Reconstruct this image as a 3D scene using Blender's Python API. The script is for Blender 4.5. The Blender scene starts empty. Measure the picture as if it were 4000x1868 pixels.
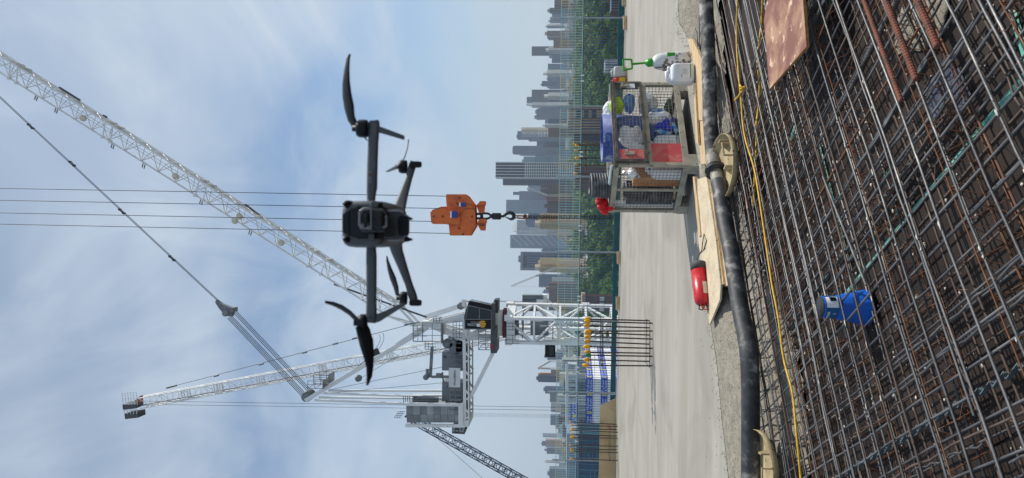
import bpy, math, random
from mathutils import Vector as V, Matrix

random.seed(7)
sc = bpy.context.scene
col = sc.collection

# ---------------------------------------------------------------- camera, light, exposure
FPX, PITCH, ROLL, EYE = 2770.0, math.radians(3.6), math.radians(0.72), 1.8
FWD = V((0, math.cos(PITCH), math.sin(PITCH)))
_u0 = V((0, -math.sin(PITCH), math.cos(PITCH)))
_r0 = V((1, 0, 0))
RGT = math.cos(ROLL) * _r0 + math.sin(ROLL) * _u0
UPV = math.cos(ROLL) * _u0 - math.sin(ROLL) * _r0
cam_d = bpy.data.cameras.new('camera')
cam = bpy.data.objects.new('camera', cam_d)
col.objects.link(cam)
# the photograph was taken with the phone on its side: picture-right is down in the world
X, Y, Z = -UPV, RGT, -FWD
cam.matrix_world = Matrix(((X.x, Y.x, Z.x, 0), (X.y, Y.y, Z.y, 0), (X.z, Y.z, Z.z, EYE), (0, 0, 0, 1)))
cam_d.sensor_fit = 'HORIZONTAL'
cam_d.sensor_width = 36
cam_d.lens = FPX / 4000 * 36
cam_d.clip_start, cam_d.clip_end = 0.05, 30000
cam_d.dof.use_dof = True
cam_d.dof.focus_distance = 14
cam_d.dof.aperture_fstop = 8.5
sc.camera = cam

SUN = V((0.96, 0.44, 1.14)).normalized()
sun_el = math.asin(SUN.z)
sun_az = math.atan2(SUN.x, SUN.y)
sd = bpy.data.lights.new('sun', 'SUN')
sd.energy, sd.angle, sd.color = 4.2, math.radians(0.53), (1.0, 0.95, 0.88)
so = bpy.data.objects.new('sun', sd)
col.objects.link(so)
so.rotation_euler = (-SUN).to_track_quat('-Z', 'Y').to_euler()

w = bpy.data.worlds.new('World')
sc.world = w
w.use_nodes = True
nt = w.node_tree
nt.nodes.clear()
N = nt.nodes.new
L = nt.links.new
out = N('ShaderNodeOutputWorld')
bg = N('ShaderNodeBackground')
bg.inputs[1].default_value = 0.1
sky = N('ShaderNodeTexSky')
sky.sky_type = 'NISHITA'
sky.sun_disc = False
sky.sun_elevation = sun_el
sky.sun_rotation = sun_az
sky.altitude = 60
sky.air_density, sky.dust_density, sky.ozone_density = 1.0, 0.6, 1.6
tc = N('ShaderNodeTexCoord')


def wmath(op, a, b=None, clamp=False):
    n = N('ShaderNodeMath')
    n.operation, n.use_clamp = op, clamp
    for i, q in enumerate((a, b)):
        if q is None:
            continue
        if isinstance(q, (int, float)):
            n.inputs[i].default_value = q
        else:
            L(q, n.inputs[i])
    return n.outputs[0]


sep = N('ShaderNodeSeparateXYZ')
L(tc.outputs['Generated'], sep.inputs[0])
# thin cloud sheet: directions projected on a plane overhead, drawn out in streaks
den = wmath('ADD', wmath('MAXIMUM', sep.outputs[2], 0.0), 0.22)
cmb = N('ShaderNodeCombineXYZ')
L(wmath('DIVIDE', sep.outputs[0], den), cmb.inputs[0])
L(wmath('DIVIDE', sep.outputs[1], den), cmb.inputs[1])


SKX, SKY_ = 3.1, 1.7


def wnoise(scale, detail, rough, mscale, rot, loc, dist=0.0):
    mp = N('ShaderNodeMapping')
    mp.inputs['Scale'].default_value = mscale
    mp.inputs['Rotation'].default_value = (0, 0, rot)
    mp.inputs['Location'].default_value = loc
    L(cmb.outputs[0], mp.inputs[0])
    n = N('ShaderNodeTexNoise')
    n.inputs['Scale'].default_value = scale
    n.inputs['Detail'].default_value = detail
    n.inputs['Roughness'].default_value = rough
    n.inputs['Distortion'].default_value = dist
    L(mp.outputs[0], n.inputs['Vector'])
    return n.outputs[0]


def wramp(v, lo, hi):
    n = N('ShaderNodeMapRange')
    n.interpolation_type = 'SMOOTHSTEP'
    n.inputs[1].default_value, n.inputs[2].default_value = lo, hi
    L(v, n.inputs[0])
    return n.outputs[0]


big = wramp(wnoise(0.9, 4.0, 0.5, (1.0, 0.75, 1), 0.5, (SKX, SKY_, 0), 0.8), 0.34, 0.62)
fine = wramp(wnoise(2.1, 8.0, 0.6, (1.5, 0.7, 1), 0.35, (0.4, 5.2, 0), 1.6), 0.36, 0.72)
cl = wmath('ADD', wmath('MULTIPLY', big, 0.48), wmath('MULTIPLY', fine, 0.27))
cl = wmath('ADD', cl, 0.20, True)
low = wramp(sep.outputs[2], 0.30, 0.0)          # the veil thickens towards the horizon
mixc = N('ShaderNodeMix')
mixc.data_type = 'RGBA'
L(cl, mixc.inputs[0])
tint = N('ShaderNodeMix')
tint.data_type = 'RGBA'
tint.blend_type = 'MULTIPLY'
tint.inputs[0].default_value = 1.0
L(sky.outputs[0], tint.inputs[6])
tint.inputs[7].default_value = (0.70, 0.88, 0.98, 1)
L(tint.outputs[2], mixc.inputs[6])
mixc.inputs[7].default_value = (5.2, 6.0, 6.9, 1)
veil = N('ShaderNodeMix')
veil.data_type = 'RGBA'
L(wmath('MULTIPLY', low, 0.82), veil.inputs[0])
L(mixc.outputs[2], veil.inputs[6])
veil.inputs[7].default_value = (4.2, 4.95, 5.85, 1)
L(veil.outputs[2], bg.inputs[0])
L(bg.outputs[0], out.inputs[0])

vs = sc.view_settings
sc.display_settings.display_device = 'sRGB'
vs.view_transform, vs.look = 'Standard', 'None'
vs.exposure, vs.gamma = 0.2, 1.0
vs.use_curve_mapping = False
sc.render.engine = 'CYCLES'
cy = sc.cycles
cy.max_bounces, cy.diffuse_bounces, cy.glossy_bounces, cy.transmission_bounces = 6, 3, 3, 4
cy.volume_bounces = 0
cy.transparent_max_bounces = 8
cy.use_denoising = True
cy.sample_clamp_indirect = 6


# ---------------------------------------------------------------- helpers
def ray(x, y):
    return FWD + RGT * ((934 - y) / FPX) - UPV * ((x - 2000) / FPX)


def at(x, y, D):
    """point of the place seen at photo pixel (x, y) when it stands D metres ahead"""
    d = ray(x, y)
    return V((0, 0, EYE)) + d * (D / d.y)


def gnd(x, y, z=0.0):
    d = ray(x, y)
    return V((0, 0, EYE)) + d * ((z - EYE) / d.z)


def lin(c):
    return c / 12.92 if c <= 0.04045 else ((c + 0.055) / 1.055) ** 2.4


def rgb(r, g, b):
    return (lin(r / 255), lin(g / 255), lin(b / 255), 1)


MATS = {}


def mat(name, c, rough=0.6, metal=0.0, c2=None, ns=4.0, lo=0.4, hi=0.65, sc3=(1, 1, 1), c3=None, s3=20.0, t3=0.62, w3=0.06,
        bump=0.0, bs=40.0, bd=0.02, coat=0.0, spec=None, trans=0.0, alpha=1.0, detail=5.0, rrough=0.0, randv=0.0, c4=None, s4=1.0, lo4=.45, hi4=.65):
    """procedural surface: base colour, a second colour in soft patches, a third in specks, fine relief"""
    if name in MATS:
        return MATS[name]
    m = bpy.data.materials.new(name)
    MATS[name] = m
    m.use_nodes = True
    t = m.node_tree
    b = t.nodes['Principled BSDF']
    b.inputs['Roughness'].default_value = rough
    b.inputs['Metallic'].default_value = metal
    if spec is not None:
        b.inputs['Specular IOR Level'].default_value = spec
    if coat:
        b.inputs['Coat Weight'].default_value = coat
    if trans:
        b.inputs['Transmission Weight'].default_value = trans
    if alpha < 1:
        b.inputs['Alpha'].default_value = alpha
    co = t.nodes.new('ShaderNodeTexCoord')
    mp = t.nodes.new('ShaderNodeMapping')
    mp.inputs['Scale'].default_value = sc3
    t.links.new(co.outputs['Object'], mp.inputs[0])
    cur = None

    def noise(scale, det=detail, rg=0.6):
        n = t.nodes.new('ShaderNodeTexNoise')
        n.inputs['Scale'].default_value = scale
        n.inputs['Detail'].default_value = det
        n.inputs['Roughness'].default_value = rg
        t.links.new(mp.outputs[0], n.inputs['Vector'])
        return n.outputs[0]

    def ramp(v, a, bb):
        n = t.nodes.new('ShaderNodeMapRange')
        n.interpolation_type = 'SMOOTHSTEP'
        n.inputs[1].default_value, n.inputs[2].default_value = a, bb
        t.links.new(v, n.inputs[0])
        return n.outputs[0]

    def mix(f, a, bb, mode='MIX'):
        n = t.nodes.new('ShaderNodeMix')
        n.data_type = 'RGBA'
        n.blend_type = mode
        for i, q in ((0, f), (6, a), (7, bb)):
            if hasattr(q, 'links') or hasattr(q, 'is_linked'):
                t.links.new(q, n.inputs[i])
            else:
                n.inputs[i].default_value = q
        return n.outputs[2]
    cur = c
    if c2 is not None:
        cur = mix(ramp(noise(ns), lo, hi), c, c2)
    if c3 is not None:
        cur = mix(ramp(noise(s3, 3.0), t3, t3 + w3), cur, c3)
    if c4 is not None:
        n4 = t.nodes.new('ShaderNodeTexNoise')
        n4.inputs['Scale'].default_value = s4
        n4.inputs['Detail'].default_value = 7.0
        n4.inputs['Distortion'].default_value = 0.8
        t.links.new(co.outputs['Object'], n4.inputs['Vector'])
        cur = mix(ramp(n4.outputs[0], lo4, hi4), cur, c4)
    if randv:
        oi = t.nodes.new('ShaderNodeObjectInfo')
        r2 = t.nodes.new('ShaderNodeMapRange')
        r2.inputs[3].default_value, r2.inputs[4].default_value = 1 - randv, 1 + randv
        t.links.new(oi.outputs['Random'], r2.inputs[0])
        cc = t.nodes.new('ShaderNodeCombineColor')
        for i in range(3):
            t.links.new(r2.outputs[0], cc.inputs[i])
        cur = mix(1.0, cur, cc.outputs[0], 'MULTIPLY')
    if hasattr(cur, 'is_linked'):
        t.links.new(cur, b.inputs['Base Color'])
    else:
        b.inputs['Base Color'].default_value = cur
    if rrough:
        rr = t.nodes.new('ShaderNodeMapRange')
        rr.inputs[3].default_value, rr.inputs[4].default_value = max(0.02, rough - rrough), min(1, rough + rrough)
        t.links.new(noise(ns * 1.7), rr.inputs[0])
        t.links.new(rr.outputs[0], b.inputs['Roughness'])
    if bump:
        bn = t.nodes.new('ShaderNodeBump')
        bn.inputs['Strength'].default_value = bump
        bn.inputs['Distance'].default_value = bd
        t.links.new(noise(bs, 4.0), bn.inputs['Height'])
        t.links.new(bn.outputs[0], b.inputs['Normal'])
    return m


ORIG = {}


class MB:
    """collects shapes in world coordinates, links them as one mesh object"""

    def __init__(s):
        s.v, s.f, s.sm = [], [], []

    def add(s, vs_, fs, smooth=False):
        o = len(s.v)
        s.v.extend([tuple(p) for p in vs_])
        for f in fs:
            s.f.append(tuple(i + o for i in f))
            s.sm.append(smooth)
        return s

    def box(s, c, size, R=None):
        hx, hy, hz = size[0] / 2, size[1] / 2, size[2] / 2
        ps = [V((x, y, z)) for z in (-hz, hz) for y in (-hy, hy) for x in (-hx, hx)]
        if R is not None:
            ps = [R @ p for p in ps]
        c = V(c)
        return s.add([c + p for p in ps], [(0, 2, 3, 1), (4, 5, 7, 6), (0, 1, 5, 4), (2, 6, 7, 3), (0, 4, 6, 2), (1, 3, 7, 5)])

    def beam(s, p0, p1, w_, h_, up=V((0, 0, 1)), w2=None, h2=None):
        p0, p1 = V(p0), V(p1)
        d = (p1 - p0).normalized()
        up = V(up)
        if abs(d.dot(up.normalized())) > 0.98:
            up = V((0, 1, 0)) if abs(d.y) < 0.9 else V((1, 0, 0))
        sd_ = d.cross(up).normalized()
        u_ = sd_.cross(d).normalized()
        w2 = w_ if w2 is None else w2
        h2 = h_ if h2 is None else h2
        ps = []
        for p, a, b in ((p0, w_, h_), (p1, w2, h2)):
            for i, j in ((-1, -1), (1, -1), (1, 1), (-1, 1)):
                ps.append(p + sd_ * (a / 2 * i) + u_ * (b / 2 * j))
        return s.add(ps, [(3, 2, 1, 0), (4, 5, 6, 7), (0, 1, 5, 4), (1, 2, 6, 5), (2, 3, 7, 6), (3, 0, 4, 7)])

    def tube(s, pts, r, n=6, caps=True, smooth=True, flat=1.0):
        pts = [V(p) for p in pts]
        rs = r if isinstance(r, (list, tuple)) else [r] * len(pts)
        d0 = (pts[1] - pts[0]).normalized()
        up = V((0, 0, 1)) if abs(d0.z) < 0.9 else V((1, 0, 0))
        vs_, fs = [], []
        a = d0.cross(up).normalized()
        for i, p in enumerate(pts):
            if i == 0:
                d = d0
            elif i == len(pts) - 1:
                d = (pts[i] - pts[i - 1]).normalized()
            else:
                d = ((pts[i + 1] - pts[i]).normalized() + (pts[i] - pts[i - 1]).normalized())
                d = d.normalized() if d.length > 1e-6 else (pts[i + 1] - pts[i]).normalized()
            a = (a - d * a.dot(d))
            a = a.normalized() if a.length > 1e-6 else d.orthogonal().normalized()
            b = d.cross(a)
            for k in range(n):
                t = 2 * math.pi * k / n
                vs_.append(p + (a * math.cos(t) + b * math.sin(t) * flat) * rs[i])
        for i in range(len(pts) - 1):
            for k in range(n):
                k2 = (k + 1) % n
                fs.append((i * n + k, i * n + k2, (i + 1) * n + k2, (i + 1) * n + k))
        s.add(vs_, fs, smooth)
        if caps:
            s.add(vs_[:n], [tuple(range(n - 1, -1, -1))])
            s.add(vs_[-n:], [tuple(range(n))])
        return s

    def rod(s, p0, p1, r, n=6, r2=None):
        return s.tube([p0, p1], [r, r if r2 is None else r2], n)

    def lathe(s, prof, o, ax=V((0, 0, 1)), n=20, smooth=True, sx=1.0):
        o, ax = V(o), V(ax).normalized()
        a = ax.orthogonal().normalized()
        b = ax.cross(a)
        vs_, fs = [], []
        for r, h in prof:
            for k in range(n):
                t = 2 * math.pi * k / n
                vs_.append(o + ax * h + (a * math.cos(t) + b * math.sin(t) * sx) * max(r, 1e-4))
        for i in range(len(prof) - 1):
            for k in range(n):
                k2 = (k + 1) % n
                fs.append((i * n + k, i * n + k2, (i + 1) * n + k2, (i + 1) * n + k))
        return s.add(vs_, fs, smooth)

    def prism(s, poly, vec):
        poly = [V(p) for p in poly]
        n = len(poly)
        vec = V(vec)
        nn = V((0, 0, 0))
        for i in range(n):
            nn += (poly[i] - poly[0]).cross(poly[(i + 1) % n] - poly[0])
        if nn.dot(vec) > 0:
            poly = poly[::-1]
        ps = poly + [p + vec for p in poly]
        fs = [tuple(range(n)), tuple(range(2 * n - 1, n - 1, -1))]
        fs += [(i, i + n, (i + 1) % n + n, (i + 1) % n) for i in range(n)]
        return s.add(ps, fs)

    def quad(s, a, b, c, d):
        return s.add([a, b, c, d], [(0, 1, 2, 3)])

    def blob(s, c, r, rnd, nu=12, nv=8, amp=0.2, R=None):
        """a lumpy closed bag-like form; r is (rx, ry, rz)"""
        ph = [rnd.uniform(0, 6.28) for _ in range(8)]
        vs_, fs = [], []
        for j in range(nv + 1):
            th = math.pi * j / nv
            for i in range(nu):
                p = 2 * math.pi * i / nu
                q = 1 + amp * (math.sin(2 * p + ph[0] + 2 * th) + math.sin(3 * p + ph[1] - 3 * th) + 0.7 * math.sin(5 * p + ph[2]) * math.sin(4 * th + ph[3])) * math.sin(th)
                d = V((r[0] * q * math.sin(th) * math.cos(p), r[1] * q * math.sin(th) * math.sin(p), r[2] * q * math.cos(th)))
                if R is not None:
                    d = R @ d
                vs_.append(V(c) + d)
        for j in range(nv):
            for i in range(nu):
                i2 = (i + 1) % nu
                fs.append((j * nu + i, (j + 1) * nu + i, (j + 1) * nu + i2, j * nu + i2))
        return s.add(vs_, fs, True)

    def mesh(s, name, m, o=V((0, 0, 0))):
        me = bpy.data.meshes.new(name)
        o = V(o)
        me.from_pydata([(p[0] - o.x, p[1] - o.y, p[2] - o.z) for p in s.v], [], s.f)
        me.polygons.foreach_set('use_smooth', s.sm)
        if m is not None:
            me.materials.append(m)
        me.update()
        return me

    def build(s, name, m, parent=None, o=None, kind=None):
        """o: origin of a top-level object; children share the origin of their root"""
        if parent is not None:
            o = ORIG[parent.name]
        o = V((0, 0, 0)) if o is None else V(o)
        ob = bpy.data.objects.new(name, s.mesh(name, m, o))
        col.objects.link(ob)
        ORIG[ob.name] = o
        if parent is not None:
            ob.parent = parent
        else:
            ob.location = o
        if kind:
            ob['kind'] = kind
        return ob


def build_split(mb, name, m, parent):
    """each separate piece of the collected shapes becomes an object of its own"""
    key, par = {}, []

    def find(i):
        while par[i] != i:
            par[i] = par[par[i]]
            i = par[i]
        return i
    ids = []
    for p in mb.v:
        k = (round(p[0], 4), round(p[1], 4), round(p[2], 4))
        if k not in key:
            key[k] = len(par)
            par.append(len(par))
        ids.append(key[k])
    for f in mb.f:
        for i in f[1:]:
            par[find(ids[i])] = find(ids[f[0]])
    grp = {}
    for f, s_ in zip(mb.f, mb.sm):
        grp.setdefault(find(ids[f[0]]), []).append((f, s_))
    for fl in grp.values():
        q = MB()
        re = {}
        for f, s_ in fl:
            for i in f:
                if i not in re:
                    re[i] = len(q.v)
                    q.v.append(mb.v[i])
            q.f.append(tuple(re[i] for i in f))
            q.sm.append(s_)
        q.build(name, m, parent)


def tag(o, label, cat, group=None):
    o['label'], o['category'] = label, cat
    if group:
        o['group'] = group
    return o


def thing(name, label, cat, loc=(0, 0, 0), group=None):
    o = bpy.data.objects.new(name, None)
    o.empty_display_size = 0.1
    col.objects.link(o)
    o.location = loc
    ORIG[o.name] = V(loc)
    return tag(o, label, cat, group)


def text(name, body, p, xd, yd, h, m, parent, ext=0.002, align='CENTER', stretch=1.0):
    cu = bpy.data.curves.new(name, 'FONT')
    cu.body = body
    cu.size = h * 1.38
    cu.align_x = align
    cu.align_y = 'CENTER'
    cu.extrude = ext
    cu.materials.append(m)
    o = bpy.data.objects.new(name, cu)
    col.objects.link(o)
    xd, yd = V(xd).normalized(), V(yd).normalized()
    zd = xd.cross(yd).normalized()
    yd = zd.cross(xd)
    q = V(p) - ORIG[parent.name]
    me_ = bpy.data.meshes.new_from_object(o)
    bpy.data.objects.remove(o)
    o = bpy.data.objects.new(name, me_)
    col.objects.link(o)
    xs = xd * stretch
    o.parent = parent
    o.matrix_local = Matrix(((xs.x, yd.x, zd.x, q.x), (xs.y, yd.y, zd.y, q.y), (xs.z, yd.z, zd.z, q.z), (0, 0, 0, 1)))
    return o


def inst(src, parent=None, loc=(0, 0, 0), M4=None, label=None):
    c = src.copy()
    col.objects.link(c)
    if parent is not None:
        c.parent = parent
    if M4 is not None:
        c.matrix_local = M4
    else:
        c.location = loc
    if label:
        c['label'] = label
    return c


def lattice(mb, p0, p1, wd, ht, up, n, rc, rb, tri=False, nd=5, phase=0):
    """braced girder between two points; tri: one chord on the up side, two below"""
    p0, p1 = V(p0), V(p1)
    d = (p1 - p0).normalized()
    sd_ = d.cross(V(up)).normalized()
    u_ = sd_.cross(d).normalized()
    offs = [u_ * ht / 2, -u_ * ht / 2 + sd_ * wd / 2, -u_ * ht / 2 - sd_ * wd / 2] if tri else \
        [u_ * ht / 2 + sd_ * wd / 2, u_ * ht / 2 - sd_ * wd / 2, -u_ * ht / 2 - sd_ * wd / 2, -u_ * ht / 2 + sd_ * wd / 2]
    for o in offs:
        mb.rod(p0 + o, p1 + o, rc, nd + 1)
    k = len(offs)
    for i in range(n):
        a = p0.lerp(p1, i / n)
        b = p0.lerp(p1, (i + 1) / n)
        mid = p0.lerp(p1, (i + 0.5) / n)
        for j in range(k):
            o1, o2 = offs[j], offs[(j + 1) % k]
            if tri:
                if j == 1:
                    mb.rod(a + o1, b + o2, rb, nd - 1)
                    mb.rod(a + o1, a + o2, rb, nd - 1)
                else:
                    top, bot = (o1, o2) if j == 0 else (o2, o1)
                    mb.rod(a + bot, mid + top, rb, nd - 1)
                    mb.rod(mid + top, b + bot, rb, nd - 1)
            else:
                mb.rod(a + o1, a + o2, rb, nd - 1)
                if (i + j + phase) % 2:
                    mb.rod(a + o1, b + o2, rb, nd - 1)
                else:
                    mb.rod(a + o2, b + o1, rb, nd - 1)


def rail(mb, a, b, h, r, npost=3, mids=1):
    """guard rail along a-b"""
    a, b = V(a), V(b)
    z = V((0, 0, h))
    for i in range(npost):
        p = a.lerp(b, i / (npost - 1))
        mb.rod(p, p + z, r, 5)
    for k in range(1, mids + 2):
        mb.rod(a + z * k / (mids + 1), b + z * k / (mids + 1), r, 5)

# ---------------------------------------------------------------- setting
GZ = -48.0
UP = V((0, 0, 1))
m_ground = mat('city_ground', (0.10, 0.11, 0.09, 1), 0.9, c2=(0.20, 0.20, 0.19, 1), ns=0.012, lo=0.42, hi=0.6)
g = MB()
g.quad((-4200, -300, GZ), (4200, -300, GZ), (4200, 7000, GZ), (-4200, 7000, GZ))
o = g.build('ground', m_ground, kind='structure')

# smooth power-floated slab; its near edge is the pour front beside the hose
m_slab = mat('floated_concrete', (0.285, 0.262, 0.215, 1), 0.75, c2=(0.35, 0.33, 0.285, 1), ns=1.3, lo=0.3, hi=0.7, sc3=(0.14, 1.5, 1),
             c4=(0.25, 0.232, 0.195, 1), s4=.7, lo4=.46, hi4=.70, c3=(0.31, 0.29, 0.245, 1), s3=2.2, t3=0.56, w3=0.16, bump=0.15, bs=6, bd=0.01, rrough=0.12, detail=7.0)
m_rough = mat('raw_concrete', (0.225, 0.20, 0.155, 1), 0.95, c2=(0.315, 0.285, 0.225, 1), ns=9, lo=0.3, hi=0.7, c3=(0.13, 0.115, 0.09, 1), s3=34, t3=0.56, w3=0.08,
              bump=0.9, bs=45, bd=0.02)
# pour front: photo pixels of the border between floated and raw concrete
front = [gnd(2651, -260), gnd(2648, 0), gnd(2652, 90), gnd(2700, 165), gnd(2716, 330), gnd(2740, 620), gnd(2745, 820), gnd(2748, 1000),
         gnd(2765, 1200), gnd(2780, 1300), gnd(2797, 1400), gnd(2816, 1600), gnd(2845, 1868), gnd(2895, 2250)]
toe = [gnd(2806, -260, -.2), gnd(2810, 0, -.2), gnd(2815, 90, -.2), gnd(2822, 165, -.2), gnd(2832, 330, -.2), gnd(2862, 620, -.22), gnd(2898, 820, -.24), gnd(2955, 1000, -.25),
       gnd(3055, 1200, -.26), gnd(3090, 1300, -.26), gnd(3120, 1400, -.26), gnd(3150, 1600, -.26), gnd(3165, 1868, -.26), gnd(3190, 2250, -.26)]


def resample(pl, n):
    ls = [0]
    for a, b in zip(pl, pl[1:]):
        ls.append(ls[-1] + (b - a).length)
    res = []
    for i in range(n):
        t = ls[-1] * i / (n - 1)
        k = 0
        while k < len(pl) - 2 and ls[k + 1] < t:
            k += 1
        res.append(pl[k].lerp(pl[k + 1], (t - ls[k]) / max(1e-9, ls[k + 1] - ls[k])))
    return res


edge_far = [V((9.5, 19.45, 0)), V((-9.0, 21.55, 0))]
g = MB()
fr = resample(front, 60)
n = len(fr)
nr = 8
vs_, fs = [], []
for i, p in enumerate(fr):
    q = V((9.5, 19.4, 0)).lerp(V((-9.5, 21.5, 0)), i / (n - 1))
    for j in range(nr):
        vs_.append(p.lerp(q, j / (nr - 1)))
for i in range(n - 1):
    for j in range(nr - 1):
        a = i * nr + j
        fs.append((a, a + 1, a + nr + 1, a + nr))
g.add(vs_, fs)
# slab edge face and soffit body
g.add([V((9.5, 19.4, 0)), V((-9.5, 21.5, 0)), V((-9.5, 21.5, -.3)), V((9.5, 19.4, -.3))], [(0, 1, 2, 3)])
o = g.build('floor', m_slab, kind='structure')
o.name = 'concrete_floor'

rnd = random.Random(3)
g = MB()
to = resample(toe, 170)
fr = resample(front, 170)
nj = 22
vs_, fs = [], []
for i in range(170):
    for j in range(nj):
        t = j / (nj - 1)
        p = fr[i].lerp(to[i], t)
        zz = .016 * min(1, t * 8) - .10 * min(1, max(0, (t - .42) / .14)) + (to[i].z + .084) * max(0, (t - .56) / .44) ** 1.2 - .004
        lump = 0.014 * math.sin(p.x * 9 + 2 * math.sin(p.y * 7)) * math.sin(p.y * 11 + p.x * 3) * min(1, t * 4)
        p = V((p.x, p.y, zz + lump + (rnd.uniform(-.012, .010) if t > .02 else -0.0)))
        vs_.append(p)
for i in range(169):
    for j in range(nj - 1):
        a = i * nj + j
        fs.append((a, a + nj, a + nj + 1, a + 1))
g.add(vs_, fs, True)
g.build('raw_concrete_edge', m_rough, kind='structure')

# formwork deck under the steel: film-faced sheets laid edge to edge
ang = math.radians(35)
dA = V((math.cos(ang), math.sin(ang), 0))
angB = math.radians(120)
dB = V((math.cos(angB), math.sin(angB), 0))
nA = V((-dA.y, dA.x, 0))
DZ = -0.27
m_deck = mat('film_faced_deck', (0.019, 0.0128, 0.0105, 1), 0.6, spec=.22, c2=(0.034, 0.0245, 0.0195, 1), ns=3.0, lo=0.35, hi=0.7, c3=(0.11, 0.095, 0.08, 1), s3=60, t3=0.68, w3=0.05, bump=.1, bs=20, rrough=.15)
deckroot = thing('formwork_deck', 'dark brown film faced formwork deck under the steel mats', 'deck', (0, 0, DZ))
del deckroot['category']
del deckroot['label']
deckroot['kind'] = 'structure'
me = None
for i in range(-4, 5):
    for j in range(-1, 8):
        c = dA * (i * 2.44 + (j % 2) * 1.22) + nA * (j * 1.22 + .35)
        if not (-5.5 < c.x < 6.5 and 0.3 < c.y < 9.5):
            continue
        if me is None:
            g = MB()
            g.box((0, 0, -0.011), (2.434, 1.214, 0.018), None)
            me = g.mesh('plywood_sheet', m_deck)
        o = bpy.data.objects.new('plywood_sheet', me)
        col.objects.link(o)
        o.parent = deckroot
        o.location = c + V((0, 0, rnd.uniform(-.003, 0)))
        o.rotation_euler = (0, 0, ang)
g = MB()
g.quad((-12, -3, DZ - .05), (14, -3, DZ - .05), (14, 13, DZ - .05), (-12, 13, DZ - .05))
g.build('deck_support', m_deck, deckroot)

# ---------------------------------------------------------------- edge protection
m_teal = mat('teal_paint', rgb(22, 98, 110), 0.5, c2=rgb(40, 118, 126), ns=6)
m_tealw = mat('teal_wire', rgb(14, 92, 122), 0.45)
m_palew = mat('pale_wire', rgb(150, 198, 206), 0.4, c2=rgb(206, 200, 140), ns=1.2, lo=.5, hi=.6)
m_galv = mat('galvanised_tube', rgb(150, 160, 165), 0.45, 0.5, c2=rgb(175, 182, 186), ns=12)
m_clip = mat('white_clip', (0.75, 0.77, 0.75, 1), 0.5)
m_toe = mat('teal_toe_board', rgb(12, 82, 92), 0.45, c2=rgb(20, 98, 104), ns=8)


def fence_pt(x, z):
    t = (6.7 - x) / 9.4
    return V((x, 19.85 + 1.07 * t, z))


def fence_x(ypix):
    # world x of the fence line seen on photo row ypix near eye level
    lo_, hi_ = -12.0, 12.0
    for _ in range(40):
        m_ = (lo_ + hi_) / 2
        p = fence_pt(m_, 1.1) - V((0, 0, EYE))
        yy = 934 - p.dot(RGT) / p.dot(FWD) * FPX
        if yy > ypix:
            lo_ = m_
        else:
            hi_ = m_
    return lo_


post_y = [-240, 70, 415, 690, 985, 1250, 1534, 1800, 2090]
post_x = [fence_x(q) for q in post_y]
behind = ['in front of street and grey roofs', 'in front of dense tree crowns and dark round tower', 'above the blue tub, in front of tan brick block',
          'beside the red glove and coiled duct', 'under the hanging hook chains', 'beside the white crane mast', 'in front of blue banners by the yellow capped bars', 'behind the tan plywood upstand']
for i in range(8):
    xa, xb = post_x[i] - .035, post_x[i + 1] + .035
    p0, p1 = fence_pt(xa, 0), fence_pt(xb, 0)
    nxt = (p1 - p0).normalized()
    ln = (p1 - p0).length
    for lower in (1, 0):
        z0, z1 = (0.02, 1.12) if lower else (1.145, 1.745)
        t = thing('edge_barrier_panel', ('teal barrier panel with toe board ' if lower else 'pale upper mesh panel ') + behind[i], 'barrier panel',
                  p0.lerp(p1, .5), 'lower teal barrier panels' if lower else 'upper pale barrier panels')
        mw = m_tealw if lower else m_palew
        mb = MB()
        nw = int(ln / .073)
        zb = .15 if lower else z0
        for k in range(nw + 1):
            q = p0.lerp(p1, k / nw)
            mb.rod(q + UP * zb, q + UP * z1, 0.0060 if lower else .0056, 4)
        nh = 4 if lower else 3
        for k in range(1, nh):
            z = zb + (z1 - zb) * k / nh
            mb.rod(p0 + UP * z + V((0, -.006, 0)), p1 + UP * z + V((0, -.006, 0)), 0.0042, 4)
        mb.build('wire_mesh', mw, t, kind='stuff')
        for z in ((zb, z1) if lower else (z0, z1)):
            r_ = MB().rod(p0 + UP * z, p1 + UP * z, .009 if lower else .009, 6)
            r_.build('rail', mw if z > 1 else m_teal, t)
        if lower:
            b_ = MB().beam(p0 + UP * .085, p1 + UP * .085, .003, .145)
            b_.build('toe_board', m_toe, t)
        for q in (.28, .345) if not lower else ():
            c_ = MB().box(p0.lerp(p1, 1 - q) + UP * 1.132 + V((0, -.02, 0)), (.035, .03, .10))
            c_.build('clip', m_clip, t)
plabel = ['beside the street at the top border of the photo', 'near the far grey jerrycan', 'standing in front of the tan brick block', 'beside the big grid tower',
          'below the framed dark tower', 'just beyond the white crane mast', 'in the middle of the blue banners', 'behind the bars with yellow caps', 'by the teal glazed facade']
for i, x in enumerate(post_x):
    p = fence_pt(x, 0) + V((0, .04, 0))
    mb = MB()
    mb.rod(p + UP * -.25, p + UP * (2.0 if i in (1, 6) else 1.85), .024, 10)
    t = thing('barrier_post', 'grey steel barrier post ' + plabel[i], 'post', p, 'barrier posts along the slab edge')
    mb.build('tube', m_galv, t)
    MB().box(p + V((0, -.02, .02)), (.10, .12, .03)).build('foot', m_galv, t)

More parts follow.
